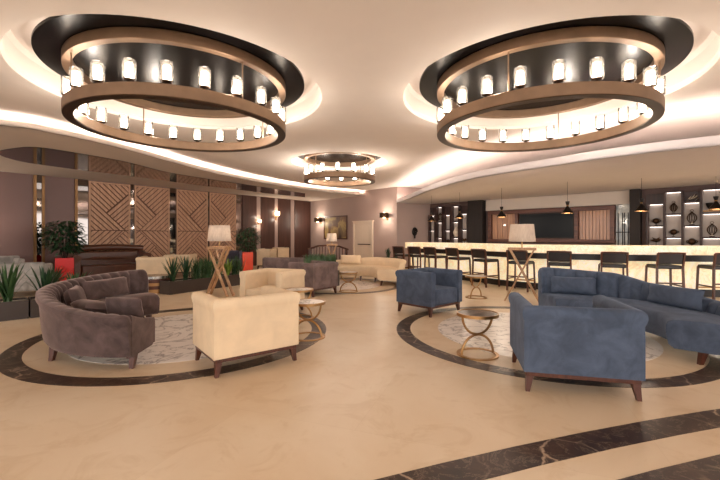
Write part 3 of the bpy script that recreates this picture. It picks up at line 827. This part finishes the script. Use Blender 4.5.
def bar_stool(label, loc, rz):
    t = thing('bar_stool', label, 'bar stool', (loc[0],loc[1],0), rz, 'dark wooden bar stools')
    w=0.25; d=0.22                                    # +Y looks at the bar, the back stands at -Y
    for sx in (-1,1):
        k=MB(); k.bar((sx*w,-d-0.02,0.002),(sx*(w-0.015),-d,0.70),0.035,0.04,up=(0,1,0)); k.bar((sx*(w-0.015),-d,0.695),(sx*(w-0.01),-d-0.05,0.985),0.033,0.038,up=(0,1,0)); k.build('leg', M['stool_wood'], t)
        k=MB(); k.bar((sx*w,d+0.02,0.002),(sx*(w-0.02),d,0.70),0.035,0.035,up=(0,1,0)); k.build('leg', M['stool_wood'], t)
        k=MB(); k.bar((sx*(w-0.012),-d,0.30),(sx*(w-0.012),d,0.30),0.02,0.03); k.build('stretcher', M['stool_wood'], t)
    k=MB(); k.bar((-w+0.012,-d,0.36),(w-0.012,-d,0.36),0.02,0.03); k.build('stretcher', M['stool_wood'], t)
    k=MB(); k.bar((-w+0.012,d+0.004,0.24),(w-0.012,d+0.004,0.24),0.025,0.035); k.build('footrest', M['gold'], t)
    k=MB(); k.box(-w+0.02,-d+0.02,0.655,w-0.02,d+0.03,0.735); k.build('seat', M['black_leather'], t, bevel=0.02, seg=3)
    rows=[]
    for i in range(9):
        x=-w+0.03+(2*w-0.06)*i/8; y=-d-0.025-0.02*math.cos((i-4)/4*PI/2)
        rows.append([(x,y,0.765),(x,y-0.025,0.985),(x,y+0.012,0.985),(x,y+0.03,0.765)])
    k=MB(); k.rings(rows); k.build('backrest', M['black_leather'], t, bevel=0.006)
    k=MB(); k.tube([(-w+0.0,-d-0.06,0.99),(-w/2,-d-0.078,0.995),(0,-d-0.083,0.995),(w/2,-d-0.078,0.995),(w,-d-0.06,0.99)],0.018,8); k.build('top_rail', M['stool_wood'], t)
    return t
sline = offset(bar,-0.26)
spx = [403.5,419,435.5,458.5,485.5,521,559.6,612.5,664,718]
slab = ['dark wooden bar stool at the very end of the bar, by the mauve wall','dark wooden bar stool, second from the mauve wall end of the bar','dark wooden bar stool, third from the mauve wall end of the bar',
 'dark wooden bar stool directly behind the tufted blue armchair','dark wooden bar stool below the black pillar, before the lamp','dark wooden bar stool seen through the legs of the X-leg lamp',
 'dark wooden bar stool above the far cushion of the blue sofa','dark wooden bar stool in front of the etched glass strip','dark wooden bar stool below the lit display niches behind the bar','dark wooden bar stool cut off by the picture edge past the blue sofa']
proto=None
for px,lab in zip(spx,slab):
    kx=(px-360)/F; best=None
    for i in range(len(sline)-1):
        p,q=sline[i],sline[i+1]
        fp=p[0]-kx*p[1]; fq=q[0]-kx*q[1]
        if fp<=0<fq:
            s=fp/(fp-fq); best=((p[0]+(q[0]-p[0])*s,p[1]+(q[1]-p[1])*s),(q[0]-p[0],q[1]-p[1]))
    if best is None: best=((sline[0][0]-0.02,sline[0][1]+0.15),(sline[1][0]-sline[0][0],sline[1][1]-sline[0][1]))
    (x,y),(dx,dy)=best
    rz=face(-dy,dx)                                  # towards the bar
    if proto is None: proto=bar_stool(lab,(x,y),rz)
    else: dup(proto,lab,(x,y,0),rz)

# pendants over the bar
def pendant(label, px, ytop, yb, off, inside=0.35):
    ol = offset(bar, off); kx=(px-360)/F; pos=None
    for i in range(len(ol)-1):
        p,q=ol[i],ol[i+1]; fp=p[0]-kx*p[1]; fq=q[0]-kx*q[1]
        if fp<=0<fq: s=fp/(fp-fq); pos=(p[0]+(q[0]-p[0])*s,p[1]+(q[1]-p[1])*s)
    if pos is None: pos=(kx*ol[0][1]+0.1,ol[0][1]-0.1)
    z=zat(yb,pos[1])
    t = thing('pendant_lamp', label, 'pendant lamp', (pos[0],pos[1],z), 0, 'black pendant lamps over the bar')
    k=MB(); k.lathe([(0.13,0.0),(0.135,0.0),(0.128,0.02),(0.05,0.13),(0.022,0.18),(0.015,0.18),(0.045,0.125),(0.122,0.018)],28,closed=True); k.build('lamp_shade',M['black'],t)
    k=MB(); k.lathe([(0,0.17),(0.02,0.175),(0.045,0.25),(0.05,0.29),(0,0.295)],18); k.build('cap',M['black'],t)
    k=MB(); k.lathe([(0,0.165),(0.03,0.18),(0.03,0.20),(0,0.215)],14); k.build('collar',M['brass'],t)
    k=MB(); k.lathe([(0.115,0.001),(0.137,-0.006),(0.140,0.004),(0.118,0.012)],28,closed=True); k.build('shade_rim',M['brass'],t)
    k=MB(); k.lathe([(0,0.02),(0.05,0.03),(0.05,0.06),(0,0.09)],14); k.build('bulb',M['bulb_soft'],t)
    k=MB(); k.tube([(0,0,0.29),(0,0,BSOFF-z)],0.004,6); k.build('cord',M['black'],t)
pendant('black pendant lamp near the wall end of the bar, before the display shelves',431.5,213,221,0.3)
pendant('black pendant lamp before the display shelves, beside the black pillar',459.5,208,218,0.3)
pendant('black pendant lamp hanging just past the wide black pillar',501.5,206,217,0.5)
pendant('black pendant lamp hanging before the television screen',567.5,200,213,0.5)
pendant('black pendant lamp with bright rim before the narrow pillar',641.5,200,211,0.5)
pendant('black pendant lamp before the lit niche with the brass shelf',716,194,209,0.5)

# ------------------------------------------------------------------ wall behind the bar
def Wt(px):                                           # distance along the bar wall
    p=on_line(px,WA,WB); return math.hypot(p[0]-WA[0],p[1]-WA[1])*(1 if p[0]>=WA[0] else -1)
wang=math.atan2(WB[1]-WA[1],WB[0]-WA[0])
def wy(px): return on_line(px,WA,WB)[1]
def wall_thing(name,label,cat,px,group=None):
    p=on_line(px,WA,WB); return thing(name,label,cat,(p[0],p[1],0),wang,group), Wt(px)
for (p0,p1,zt) in ((471.5,486,BSOFF-0.01),(631.5,642,BSOFF-0.01)):
    d=MB(); wall_box(d,WA,WB,p0,p1,0.0,zt,0.0,0.30)
    trim(d, M['pillar'])
d=MB(); wall_box(d,WA,WB,487,631,2.30,BSOFF-0.01,0.0,0.10); trim(d,M['soffit'])

def shelf_unit(label, cols, ref, dep=0.22):
    """staggered niches; cols = (x0,x1 in picture columns, list of (top row, bottom row))"""
    t,tr = wall_thing('display_shelf',label,'display shelf',ref)
    fr=MB(); out={}
    x_lo=min(Wt(c[0]) for c in cols)-tr-0.08; x_hi=max(Wt(c[1]) for c in cols)-tr+0.08
    k=MB(); k.box(x_lo,-0.03,0.02,x_hi,-0.002,2.55); k.build('back_panel',M['shelf'],t)
    ci=0
    for (p0,p1,rows) in cols:
        x0=Wt(p0)-tr; x1=Wt(p1)-tr; Yc=wy((p0+p1)/2)
        for (ya,yb) in rows:
            z1=zat(ya,Yc); z0=max(zat(yb,Yc),0.9)
            f_=MB(); e=0.035
            f_.box(x0-e,-dep,z1,x1+e,-0.03,z1+e); f_.box(x0-e,-dep,z0-e,x1+e,-0.03,z0)
            f_.box(x0-e,-dep,z0,x0,-0.03,z1); f_.box(x1,-dep,z0,x1+e,-0.03,z1)
            n_=f_.build('niche',M['shelf'],t)
            k=MB(); k.box(x0,-0.045,z0,x1,-0.03,z1); k.build('niche_back',M['niche'],n_)
            k=MB(); k.box(x0+0.02,-0.09,z1-0.008,x1-0.02,-0.07,z1); k.build('light_strip',M['led_niche'],n_)
            out[(ci,ya)]=(x0,x1,z0,z1)
        ci+=1
    return t,out
ref1=450
ls,lo_=shelf_unit('dark shelf of staggered lit niches between the mauve wall and the black pillar',[
 (432,437,[(216,229.5),(231,245)]),(439.3,444.5,[(207.6,221.5),(223,237),(238.3,245)]),(447,452.5,[(215.4,229.3),(231,245)]),(454.6,460.8,[(206.8,220.8),(222.5,236.8),(238.3,245)]),(463.3,469.3,[(214.2,228.8),(230.3,245)])],ref1)
rs,ro_=shelf_unit('dark shelf of staggered lit niches at the open end of the bar wall',[
 (649.7,664,[(204.8,225.6),(227,247)]),(666.4,682,[(192.8,213.6),(215.4,236.8),(238.3,247)]),(684.5,700.3,[(203.3,225.2),(226.7,247)]),(702.8,722,[(190.2,211.8),(214.3,236.8),(238.6,247)]),(725,741,[(202,224),(226,247)])],690)
# ornaments in the niches
def niche_pos(unit, tr_px, x, z, dep=0.12):
    p=on_line(tr_px,WA,WB); ca,sa=math.cos(wang),math.sin(wang)
    return (p[0]+ca*x+sa*dep, p[1]+sa*x-ca*dep, z)
def ring_ball(label,pos,s=1.0):
    t=thing('ball_ornament',label,'ornament',pos,wang)
    k=MB(); k.lathe([(0,0.0),(0.05*s,0.0),(0.05*s,0.01),(0.012*s,0.02),(0.012*s,0.07*s),(0,0.07*s)],16); k.build('stand',M['black'],t)
    k=MB(); k.lathe([(0.10*s*math.sin(PI*i/12),0.165*s-0.10*s*math.cos(PI*i/12)) for i in range(13)],20); k.build('ball',M['bronze_dark'],t)
    k=MB(); k.tube([(0.13*s*math.cos(2*PI*i/24),0.02,0.165*s+0.05*s*math.sin(2*PI*i/24)) for i in range(24)],0.012*s,6,closed=True); k.build('ring',M['bronze_dark'],t)
def cage(label,pos,s=1.0):
    t=thing('wire_lantern',label,'lantern',pos,wang)
    for q in range(6):
        a=PI*q/6; k=MB(); k.tube([(0.11*s*math.sin(PI*i/14)*math.cos(a)*(1 if True else 0),0.085*s*math.sin(PI*i/14)*math.sin(a),0.02+0.36*s*i/14) for i in range(15)],0.007,5)
        k.tube([(-0.11*s*math.sin(PI*i/14)*math.cos(a),-0.085*s*math.sin(PI*i/14)*math.sin(a),0.02+0.36*s*i/14) for i in range(15)],0.007,5); k.build('wire_rib',M['bronze_dark'],t)
    k=MB(); k.lathe([(0,0),(0.06*s,0),(0.06*s,0.02),(0,0.03)],16); k.build('base',M['black'],t)
    k=MB(); k.lathe([(0,0.03),(0.03*s,0.03),(0.03*s,0.10*s),(0,0.10*s)],12); k.build('candle',M['ivory'],t)
    k=MB(); k.tube([(0.035*math.cos(2*PI*i/16),0,0.41*s+0.03*math.sin(2*PI*i/16)) for i in range(16)],0.006,5,closed=True); k.build('hanging_ring',M['bronze_dark'],t)
def bird(label,pos):
    t=thing('bird_ornament',label,'ornament',pos,wang)
    k=MB(); k.lathe([(0,0),(0.045,0),(0.045,0.012),(0.01,0.02),(0.01,0.15),(0,0.15)],14); k.build('stand',M['black'],t)
    k=MB(); k.tube([(-0.14,0,0.20),(-0.07,0,0.185),(0,0,0.185),(0.07,0,0.20),(0.11,0,0.225)],[0.008,0.03,0.045,0.03,0.01],10); k.build('body',M['bronze_dark'],t)
    for s in (-1,1):
        k=MB(); k.add([(-0.05,0,0.2),(0.06,0,0.2),(0.0+s*0.09,-0.05,0.27),(-0.05,0,0.21),(0.06,0,0.21),(s*0.09,-0.05,0.28)],[(0,2,1),(3,4,5),(0,1,4,3),(1,2,5,4),(2,0,3,5)]); k.build('wing',M['bronze_dark'],t)
def put(fn,unit,px_ref,key,label,dx=0.0,**k):
    x0,x1,z0,z1=unit[key]; fn(label,niche_pos(None,px_ref,(x0+x1)/2+dx,z0+0.001),**k)
put(ring_ball,ro_,690,(0,204.8),'bronze ringed ball in the upper niche of the first shelf column past the narrow pillar',s=0.8)
put(bird,ro_,690,(0,227),'bronze bird on a stand in the lit niche just above the bar counter')
put(cage,ro_,690,(1,192.8),'wire lantern in the tall top niche of the second shelf column',s=0.75)
put(ring_ball,ro_,690,(1,215.4),'bronze ringed ball in the middle niche of the second shelf column',s=0.8)
put(cage,ro_,690,(2,203.3),'large wire lantern in the upper niche of the third shelf column',s=0.95)
put(ring_ball,ro_,690,(2,226.7),'small bronze ringed ball in the lower niche of the third shelf column',s=0.9)
put(cage,ro_,690,(3,214.3),'wire lantern in the middle niche of the shelf column beside the picture edge',s=0.9)
put(cage,lo_,ref1,(1,207.6),'slim dark wire lantern in the top niche nearest the mauve wall',s=0.9)
put(ring_ball,lo_,ref1,(2,231),'small dark ball in the lower niche in the middle of the wall-side shelf',s=0.9)
put(bird,lo_,ref1,(4,230.3),'dark bird in the lower niche beside the black pillar')
# pale vase in the fourth column, urn and brass shelf at the right
x0,x1,z0,z1=lo_[(3,222.5)]
k=MB(); k.lathe([(0,0),(0.05,0),(0.10,0.10),(0.12,0.2),(0.07,0.30),(0.045,0.36),(0.06,0.40),(0.05,0.40),(0,0.38)],20)
tag(k.build('vase',M['ivory'],loc=niche_pos(None,ref1,(x0+x1)/2,z0+0.001)),'pale vase glowing in the niche beside the bar pendant lamp','vase')
x0,x1,z0,z1=ro_[(3,190.2)]
k=MB(); k.box(x0+0.02-0.0,-0.20,z0+0.001,x1-0.02,-0.05,z0+0.03)
p=on_line(690,WA,WB); tag(k.build('brass_tray',M['brass'],loc=(p[0],p[1],0),rz=wang),'brass tray lining the bottom of the high niche by the picture edge','tray')
k=MB(); k.lathe([(0,0),(0.05,0),(0.03,0.03),(0.08,0.10),(0.10,0.19),(0.09,0.2),(0,0.12)],18); tag(k.build('bowl',M['black'],loc=niche_pos(None,690,x0+0.16,z0+0.031)),'black footed bowl on the brass tray','bowl')
k=MB(); k.lathe([(0,0.3),(0.03,0.3),(0.02,0.34),(0.02,0.36),(0.10,0.47),(0.08,0.47),(0,0.4)],18); k.lathe([(0,0),(0.06,0),(0.012,0.03),(0.012,0.31),(0,0.31)],14); tag(k.build('goblet',M['black'],loc=niche_pos(None,690,x0+0.42,z0+0.031)),'tall black goblet on the brass tray','goblet')
# silver leaf ornament lying on top of the third column
x0,x1,z0,z1=ro_[(2,203.3)]
t=thing('branch_ornament','silver branch ornament on top of the third lit shelf column','ornament',niche_pos(None,690,(x0+x1)/2,z1+0.036),wang)
k=MB(); k.tube([(-0.12,0,0.012),(-0.03,0,0.07),(0.05,0,0.10),(0.11,0,0.16)],0.012,8); k.build('branch',M['silver'],t)
for (x,z) in ((-0.05,0.10),(0.03,0.14),(0.10,0.05)):
    k=MB(); k.tube([(x-0.05,0,z-0.05),(x,0.01,z),(x+0.04,0,z+0.06)],[0.004,0.022,0.004],8); k.build('leaf',M['silver'],t)

# wide dark frame with boarded bays, one standing in for a mirror, and a television
t,tr=wall_thing('wall_cabinet','wide brown timber frame with boarded bays, one replacing a mirror, around a black television','cabinet',550)
X=lambda px: Wt(px)-tr
zt=2.27; zb=1.14
k=MB(); d0=-0.16
k.box(X(490),d0,zt-0.12,X(616),-0.002,zt); k.box(X(490),d0,zb,X(616),-0.002,zb+0.10)
for p0,p1 in ((490,493),(516.5,519.5),(575.5,579.5),(611,615.5)): k.box(X(p0),d0,zb+0.1,X(p1),-0.002,zt-0.12)
k.build('frame',M['frame_wood'],t,bevel=0.006)
for p0,p1,n in ((493,516.5,9),(579.5,611,9)):  # second bay's boards stand in for woodwork reflected in a mirror
    k=MB(); a0,a1=X(p0)+0.004,X(p1)-0.004; w=(a1-a0)/n
    for i in range(n): k.box(a0+w*i+0.006,-0.06-0.01*(i%2),zb+0.10,a0+w*(i+1)-0.006,-0.01,zt-0.12)
    k.box(a0,-0.02,zb+0.10,a1,-0.008,zt-0.12)
    k.build('board_and_mirror_bay',M['board'],t)
k=MB(); k.box(X(519.5)+0.005,-0.03,zb+0.10,X(575.5)-0.005,-0.003,zt-0.12); k.build('backing',M['frame_wood'],t)
t2,tr2=wall_thing('television','wide black television on the wall behind the bar','television',547)
xa,xb=Wt(520.5)-tr2,Wt(574.8)-tr2
k=MB(); k.box(xa,-0.11,zb+0.14,xb,-0.031,zt-0.15); k.build('casing',M['black'],t2,bevel=0.005)
k=MB(); k.box(xa+0.03,-0.113,zb+0.18,xb-0.03,-0.109,zt-0.18); k.build('screen',M['screen'],t2)
# etched glass strip with dark bars
d=MB(); a_,W_,an_=wall_frame(WA,WB,616.3,631)
d.box(0.0,-0.03,1.0,W_,-0.004,2.3); g=struct('window_1',d,M['etched'],loc=(a_[0],a_[1],0),rz=an_)
k=MB()
for fx_ in (0.12,0.42,0.55,0.8): k.box(W_*fx_,-0.05,1.0,W_*fx_+0.025,-0.03,2.05)
k.box(0,-0.05,1.45,W_,-0.03,1.475); k.build('window_bar',M['black'],g)
# ------------------------------------------------------------------ planters and plants
def planter(label, p, q, w, h, name='planter_box'):
    dx,dy=q[0]-p[0],q[1]-p[1]; L=math.hypot(dx,dy); ang=math.atan2(dy,dx)
    t=thing(name,label,'planter',((p[0]+q[0])/2-dy/L*w/2,(p[1]+q[1])/2+dx/L*w/2,0),ang)
    k=MB(); e=0.02
    k.box(-L/2,-w/2,0,L/2,-w/2+e,h); k.box(-L/2,w/2-e,0,L/2,w/2,h); k.box(-L/2,-w/2+e,0,-L/2+e,w/2-e,h); k.box(L/2-e,-w/2+e,0,L/2,w/2-e,h); k.box(-L/2+e,-w/2+e,0.0,L/2-e,w/2-e,0.03)
    k.build('box',M['planter'],t)
    k=MB(); k.box(-L/2+e,-w/2+e,0.03,L/2-e,w/2-e,h-0.035); k.build('pebbles',M['pebbles'],t)
    f=lambda s,o=0.0:(t.location.x+math.cos(ang)*(s-0.5)*L-math.sin(ang)*o, t.location.y+math.sin(ang)*(s-0.5)*L+math.cos(ang)*o, h-0.036)
    return t,f
def blades(name,label,pos,n,h,spread,w,mat,cat='plant',group=None,curl=0.35,jit=0.04,seed=1):
    rnd=random.Random(seed); k=MB()
    for i in range(n):
        a=rnd.uniform(0,2*PI); hh=h*rnd.uniform(0.6,1.0); sp=spread*rnd.uniform(0.2,1.0); x0=rnd.uniform(-jit,jit); y0=rnd.uniform(-jit,jit)
        dx,dy=math.cos(a),math.sin(a); N=7; L=[];Mi=[];Rr=[]
        for j in range(N+1):
            s=j/N; r=sp*(s*0.6+curl*s*s); z=hh*(s-0.18*curl*s*s*sp/spread)
            ww=w*(0.55+0.9*s)*(1-s)**0.55 if s<1 else 0.001
            cx_,cy_=x0+dx*r,y0+dy*r
            L.append((cx_-dy*ww,cy_+dx*ww,z+ww*0.4)); Mi.append((cx_,cy_,z)); Rr.append((cx_+dy*ww,cy_-dx*ww,z+ww*0.4))
        k.grid([L,Mi,Rr])
    o=k.build(name,mat,smooth=60,loc=pos); tag(o,label,cat,group); return o
def bushy(name,label,pos,h,r,n,mat,z0,seed,lw=0.03,cat='plant'):
    """leafy plant on a few stems"""
    rnd=random.Random(seed)
    t=thing(name,label,cat,pos)
    k=MB()
    for q in range(4):
        a=q*PI/2+0.4; k.tube([(0.03*math.cos(a),0.03*math.sin(a),0),(0.06*math.cos(a),0.06*math.sin(a),z0*0.6),(0.35*r*math.cos(a),0.35*r*math.sin(a),h*0.7)],[0.014,0.012,0.006],6)
    k.build('stem',M['soil'],t)
    k=MB()
    for i in range(n):
        a=rnd.uniform(0,2*PI); u=rnd.uniform(-1,1); s=rnd.uniform(0.35,1)**0.5
        cz=z0+(h-z0)*0.5; p=Vector((r*s*math.cos(a)*math.sqrt(1-u*u*0.8), r*s*math.sin(a)*math.sqrt(1-u*u*0.8), cz+(h-z0)*0.5*u*s))
        d=Vector((math.cos(a)+rnd.uniform(-.4,.4),math.sin(a)+rnd.uniform(-.4,.4),rnd.uniform(-.9,.6))).normalized()
        sd=d.cross(Vector((0,0,1))).normalized(); up=sd.cross(d); l=lw*rnd.uniform(3,5); w=lw*rnd.uniform(0.7,1.1)
        k.add([p,p+d*l*.45+sd*w+up*w*.3,p+d*l-up*w*.5,p+d*l*.45-sd*w+up*w*.3,p+d*l*.5],[(0,4,1),(1,4,2),(2,4,3),(3,4,0)])
    k.build('leaves',mat,t,smooth=0); return t
pa=G(170,295); pb=G(250,283.6)
_,f=planter('long low brown planter box before the cream armchairs and X-leg lamp',pa,pb,0.40,0.30)
lab=['dark spiky plant at the plum sofa end of the long planter','dark spiky plant second along the long planter','tall green grass clump in the long planter beside the spiky plants','tall green grass clump in the long planter, nearer the X-leg lamp','green grass clump right behind the X-leg lamp','yellow-green leafy clump in the long planter behind the lamp legs','green clump at the orange pot end of the long planter']
for i,(s,kind) in enumerate(((0.08,'s'),(0.22,'s'),(0.36,'g'),(0.48,'g'),(0.60,'g'),(0.74,'y'),(0.88,'g'))):
    if kind=='s': blades('spiky_plant',lab[i],f(s),30,0.66,0.32,0.024,M['leaf_dark'],seed=i+3)
    elif kind=='g': blades('grass_plant',lab[i],f(s),90,0.60,0.20,0.012,M['leaf'],seed=i+3,jit=0.12)
    else: blades('leafy_plant',lab[i],f(s),34,0.50,0.26,0.034,M['leaf_light'],seed=i+3)
p0=(-6.75,5.05); p1=G(28.6,318.4)
_,f=planter('dark brown planter box by the picture edge, full of spiky leaves',p0,p1,0.45,0.30)
for i,s in enumerate((0.46,0.66,0.86)):
    blades('spiky_plant',['spiky plant with arching leaves in the dark planter at the picture edge','spiky plant in the middle of the visible dark planter','spiky plant at the plum sofa end of the dark planter'][i],f(s),34,0.70,0.36,0.026,M['leaf_dark' if i%2 else 'leaf'],seed=i+30)
q0=G(30.5,318.2); q1=(q0[0]+0.75,q0[1]+0.75)
_,f=planter('second dark planter box half hidden behind the plum sofa',q0,q1,0.45,0.30)
for i,s in enumerate((0.2,0.6)):
    blades('spiky_plant',['upright green plant rising behind the plum sofa end','low leafy plant mostly hidden behind the plum sofa'][i],f(s),26,0.6-0.1*i,0.34,0.03,M['leaf' if i else 'leaf_dark'],seed=i+40)
# red cube planter with bushy plant
rp=((64.5-360)/F*10.9,10.9)
def pot(label,name,loc,w,h,mat,rz=0):
    t=thing(name,label,'plant pot',(loc[0],loc[1],0),rz); k=MB(); e=0.03
    k.box(-w,-w,0,w,-w+e,h); k.box(-w,w-e,0,w,w,h); k.box(-w,-w+e,0,-w+e,w-e,h); k.box(w-e,-w+e,0,w,w-e,h); k.box(-w+e,-w+e,0,w-e,w-e,0.04); k.build('box',mat,t,bevel=0.006)
    k=MB(); k.box(-w+e,-w+e,0.04,w-e,w-e,h-0.05); k.build('soil',M['soil'],t); return t
pot('glossy red square plant pot beside the brown leather sofa','square_pot',rp,0.21,0.73,M['red'],R(38))
bushy('potted_shrub','bushy dark green shrub growing in the red square pot',(rp[0],rp[1],0.681),1.15,0.45,620,M['leaf_dark'],0.16,5,0.045)
blades('trailing_plant','low light green plant at the foot of the red pot',(rp[0]+0.5,rp[1]-1.0,0.0),50,0.62,0.45,0.028,M['leaf'],seed=77)
op=((247.5-360)/F*13.2,13.2)
pot('tall orange-red plant pot before the brown wall panels','square_pot',op,0.17,0.80,M['orange'],R(20))
bushy('potted_shrub','leafy green plant growing in the orange-red pot',(op[0],op[1],0.751),0.95,0.36,420,M['leaf_dark'],0.08,9,0.04)
gp=G(300,290)
_,f=planter('planter box of clipped grass behind the taupe armchair',(-1.60,10.55),(-0.70,10.15),0.35,0.42)
gl=blades('grass_clump','clipped block of grey-green grass in the planter behind the taupe armchair',f(0.5),900,0.50,0.06,0.006,M['grass'],cat='grass',curl=0.2,jit=0.14,seed=91)
gl.scale=(2.9,1.0,1.0); gl.rotation_euler.z=math.atan2(-0.4,0.9)
_,f=planter('small dark planter between the cream sofa and the end of the bar',(0.80,14.3),(1.42,13.85),0.3,0.56)
for i,s in enumerate((0.25,0.7)): blades('spiky_plant',['spiky plant before the mauve wall, on the door side of its planter','spiky plant before the mauve wall, on the bar side of its planter'][i],f(s),22,0.42,0.16,0.03,M['leaf_dark'],seed=i+60)

# ------------------------------------------------------------------ far sofas on the left
def box_sofa(label,loc,rz,w,d,h,mat,name='sofa',arms=True):
    t=thing(name,label,'sofa',(loc[0],loc[1],0),rz)
    k=MB(); k.box(-w/2,-d/2,0.12,w/2,-d/2+0.2,h); k.build('backrest',mat,t,bevel=0.05,seg=4)
    k=MB(); k.box(-w/2+0.16,-d/2+0.2,0.12,w/2-0.16,d/2,0.44); k.build('seat',mat,t,bevel=0.04,seg=3)
    for s in (-1,1):
        k=MB(); x0,x1=sorted((s*w/2,s*(w/2-0.16))); k.box(x0,-d/2+0.2,0.12,x1,d/2,h-0.06); k.build('armrest',mat,t,bevel=0.05,seg=4)
        for sy in (-1,1): leg_bm((s*(w/2-0.08),sy*(d/2-0.08)),(s*(w/2-0.1),sy*(d/2-0.1)),0.125).build('leg',M['walnut'],t)
    return t
box_sofa('pale grey sofa with its back turned behind the spiky planter',(-8.15,8.6),face(-0.45,0.89),1.9,0.85,0.76,M['grey'])
box_sofa('grey sofa against the plum wall panels at the picture edge',(-10.0,9.9),face(0.78,-0.62),2.0,0.8,0.80,M['grey'])
box_sofa('taupe velvet sofa before the dark brown wall panels',(-2.05,11.55),face(0.1,0.99),1.55,0.8,0.72,M['taupe'])
# brown leather chesterfield
t=thing('leather_sofa','glossy brown leather sofa with rolled arms before the chevron panels','sofa',(-7.98,12.3,0),face(0.70,-0.72))
w=2.05
k=MB(); k.box(-w/2+0.05,-0.42,0.12,w/2-0.05,-0.22,0.86); k.build('backrest',M['leather'],t,bevel=0.05,seg=4)
k=MB(); k.tube([(-w/2,-0.36,0.93),(-w/4,-0.36,0.97),(0,-0.36,0.985),(w/4,-0.36,0.97),(w/2,-0.36,0.93)],0.10,16); k.build('rolled_top',M['leather'],t)
k=MB(); k.box(-w/2+0.22,-0.22,0.12,w/2-0.22,0.42,0.46); k.build('seat',M['leather'],t,bevel=0.05,seg=4)
for s in (-1,1):
    x0,x1=sorted((s*(w/2-0.02),s*(w/2-0.21))); k=MB(); k.box(x0,-0.22,0.12,x1,0.42,0.66); a_=k.build('armrest',M['leather'],t,bevel=0.03,seg=3)
    k=MB(); k.tube([(s*(w/2-0.08),-0.25,0.74),(s*(w/2-0.08),0.45,0.68)],0.125,16); k.build('arm_roll',M['leather'],a_)
    for sy in (-0.36,0.36): leg_bm((s*(w/2-0.12),sy),(s*(w/2-0.12),sy),0.125).build('leg',M['walnut'],t)
k=MB(); k.tube([(-w/2+0.05,-0.30,0.62),(0,-0.19,0.64),(w/2-0.05,-0.30,0.62)],0.05,10); k.build('back_roll',M['leather'],t)
# dark slatted settee behind the grass planter
t=thing('slatted_settee','dark wooden settee with slatted back below the framed painting','settee',(-1.25,13.75,0),face(-0.25,-0.97))
k=MB(); k.box(-0.75,-0.35,0.32,0.75,0.35,0.44); k.build('seat',M['walnut'],t,bevel=0.02)
k=MB(); k.tube([(-0.78,-0.33,0.86),(-0.4,-0.36,0.98),(0,-0.37,1.01),(0.4,-0.36,0.98),(0.78,-0.33,0.86)],0.035,8); k.build('top_rail',M['walnut'],t)
for i in range(13):
    x=-0.66+0.11*i; k=MB(); k.bar((x,-0.32,0.43),(x,-0.35,0.90+0.08*(1-abs(x)/0.7)),0.03,0.02); k.build('back_slat',M['walnut'],t)
for sx in (-1,1):
    for sy in (-1,1):
        k=MB(); k.bar((sx*0.72,sy*0.32,0.0),(sx*0.72,sy*0.32,0.86 if sy<0 else 0.62),0.05,0.05); k.build('leg',M['walnut'],t)
    k=MB(); k.bar((sx*0.72,-0.32,0.62),(sx*0.72,0.36,0.64),0.06,0.04); k.build('armrest',M['walnut'],t)

# ------------------------------------------------------------------ light, camera
for (x,y,r,rd,ro,n),m_,e in zip(CH,(8,8,6),(13,13,20)):      # the light of the candle lamps
    ld=bpy.data.lights.new('candle_light','POINT'); ld.shadow_soft_size=0.06; ld.energy=e; ld.color=(1.0,0.88,0.76)
    for k in range(m_):
        t_=2*PI*k/m_+0.05*0; lo2=bpy.data.objects.new('candle_light',ld); C.objects.link(lo2); lo2.location=(x+(r-0.06)*math.cos(t_),y+(r-0.06)*math.sin(t_),3.06)

def lamp_light(p, e, r=0.05, col=(1.0,0.86,0.70)):
    ld=bpy.data.lights.new('lamp_light','POINT'); ld.energy=e; ld.shadow_soft_size=r; ld.color=col
    o=bpy.data.objects.new('lamp_light',ld); C.objects.link(o); o.location=p
bpy.context.view_layer.update()
for o in list(bpy.data.objects):
    if o.name.startswith('pendant_lamp'): lamp_light(o.matrix_world @ Vector((0,0,-0.03)), 11)
    if o.name.startswith('wall_sconce'):
        d_=0.34 if 'lamp_shade' in ' '.join(c.name for c in o.children) else 0.24
        for z_ in (0.20,-0.20): lamp_light(o.matrix_world @ Vector((0,-d_,z_)), 9 if d_>0.3 else 3, 0.04)
w=bpy.data.worlds.new('world'); bpy.context.scene.world=w; w.use_nodes=True
bgn=w.node_tree.nodes['Background']; bgn.inputs['Color'].default_value=(1.0,0.965,0.93,1); bgn.inputs['Strength'].default_value=2.15

cam=bpy.data.cameras.new('camera'); cam.sensor_width=36; cam.lens=F/720*36; cam.shift_y=-(240-Y0)/720
co=bpy.data.objects.new('camera',cam); C.objects.link(co); co.location=(0,0,H); co.rotation_euler=(PI/2,0,0)
cam.clip_start=0.05; cam.clip_end=100
sc=bpy.context.scene; sc.camera=co
sc.view_settings.view_transform='Standard'; sc.view_settings.look='None'; sc.view_settings.gamma=1.0; sc.view_settings.exposure=0.80
sc.cycles.use_denoising=True; sc.cycles.max_bounces=8; sc.cycles.diffuse_bounces=5; sc.cycles.transparent_max_bounces=16
sc.cycles.sample_clamp_indirect=6.0; sc.cycles.caustics_reflective=False; sc.cycles.caustics_refractive=False
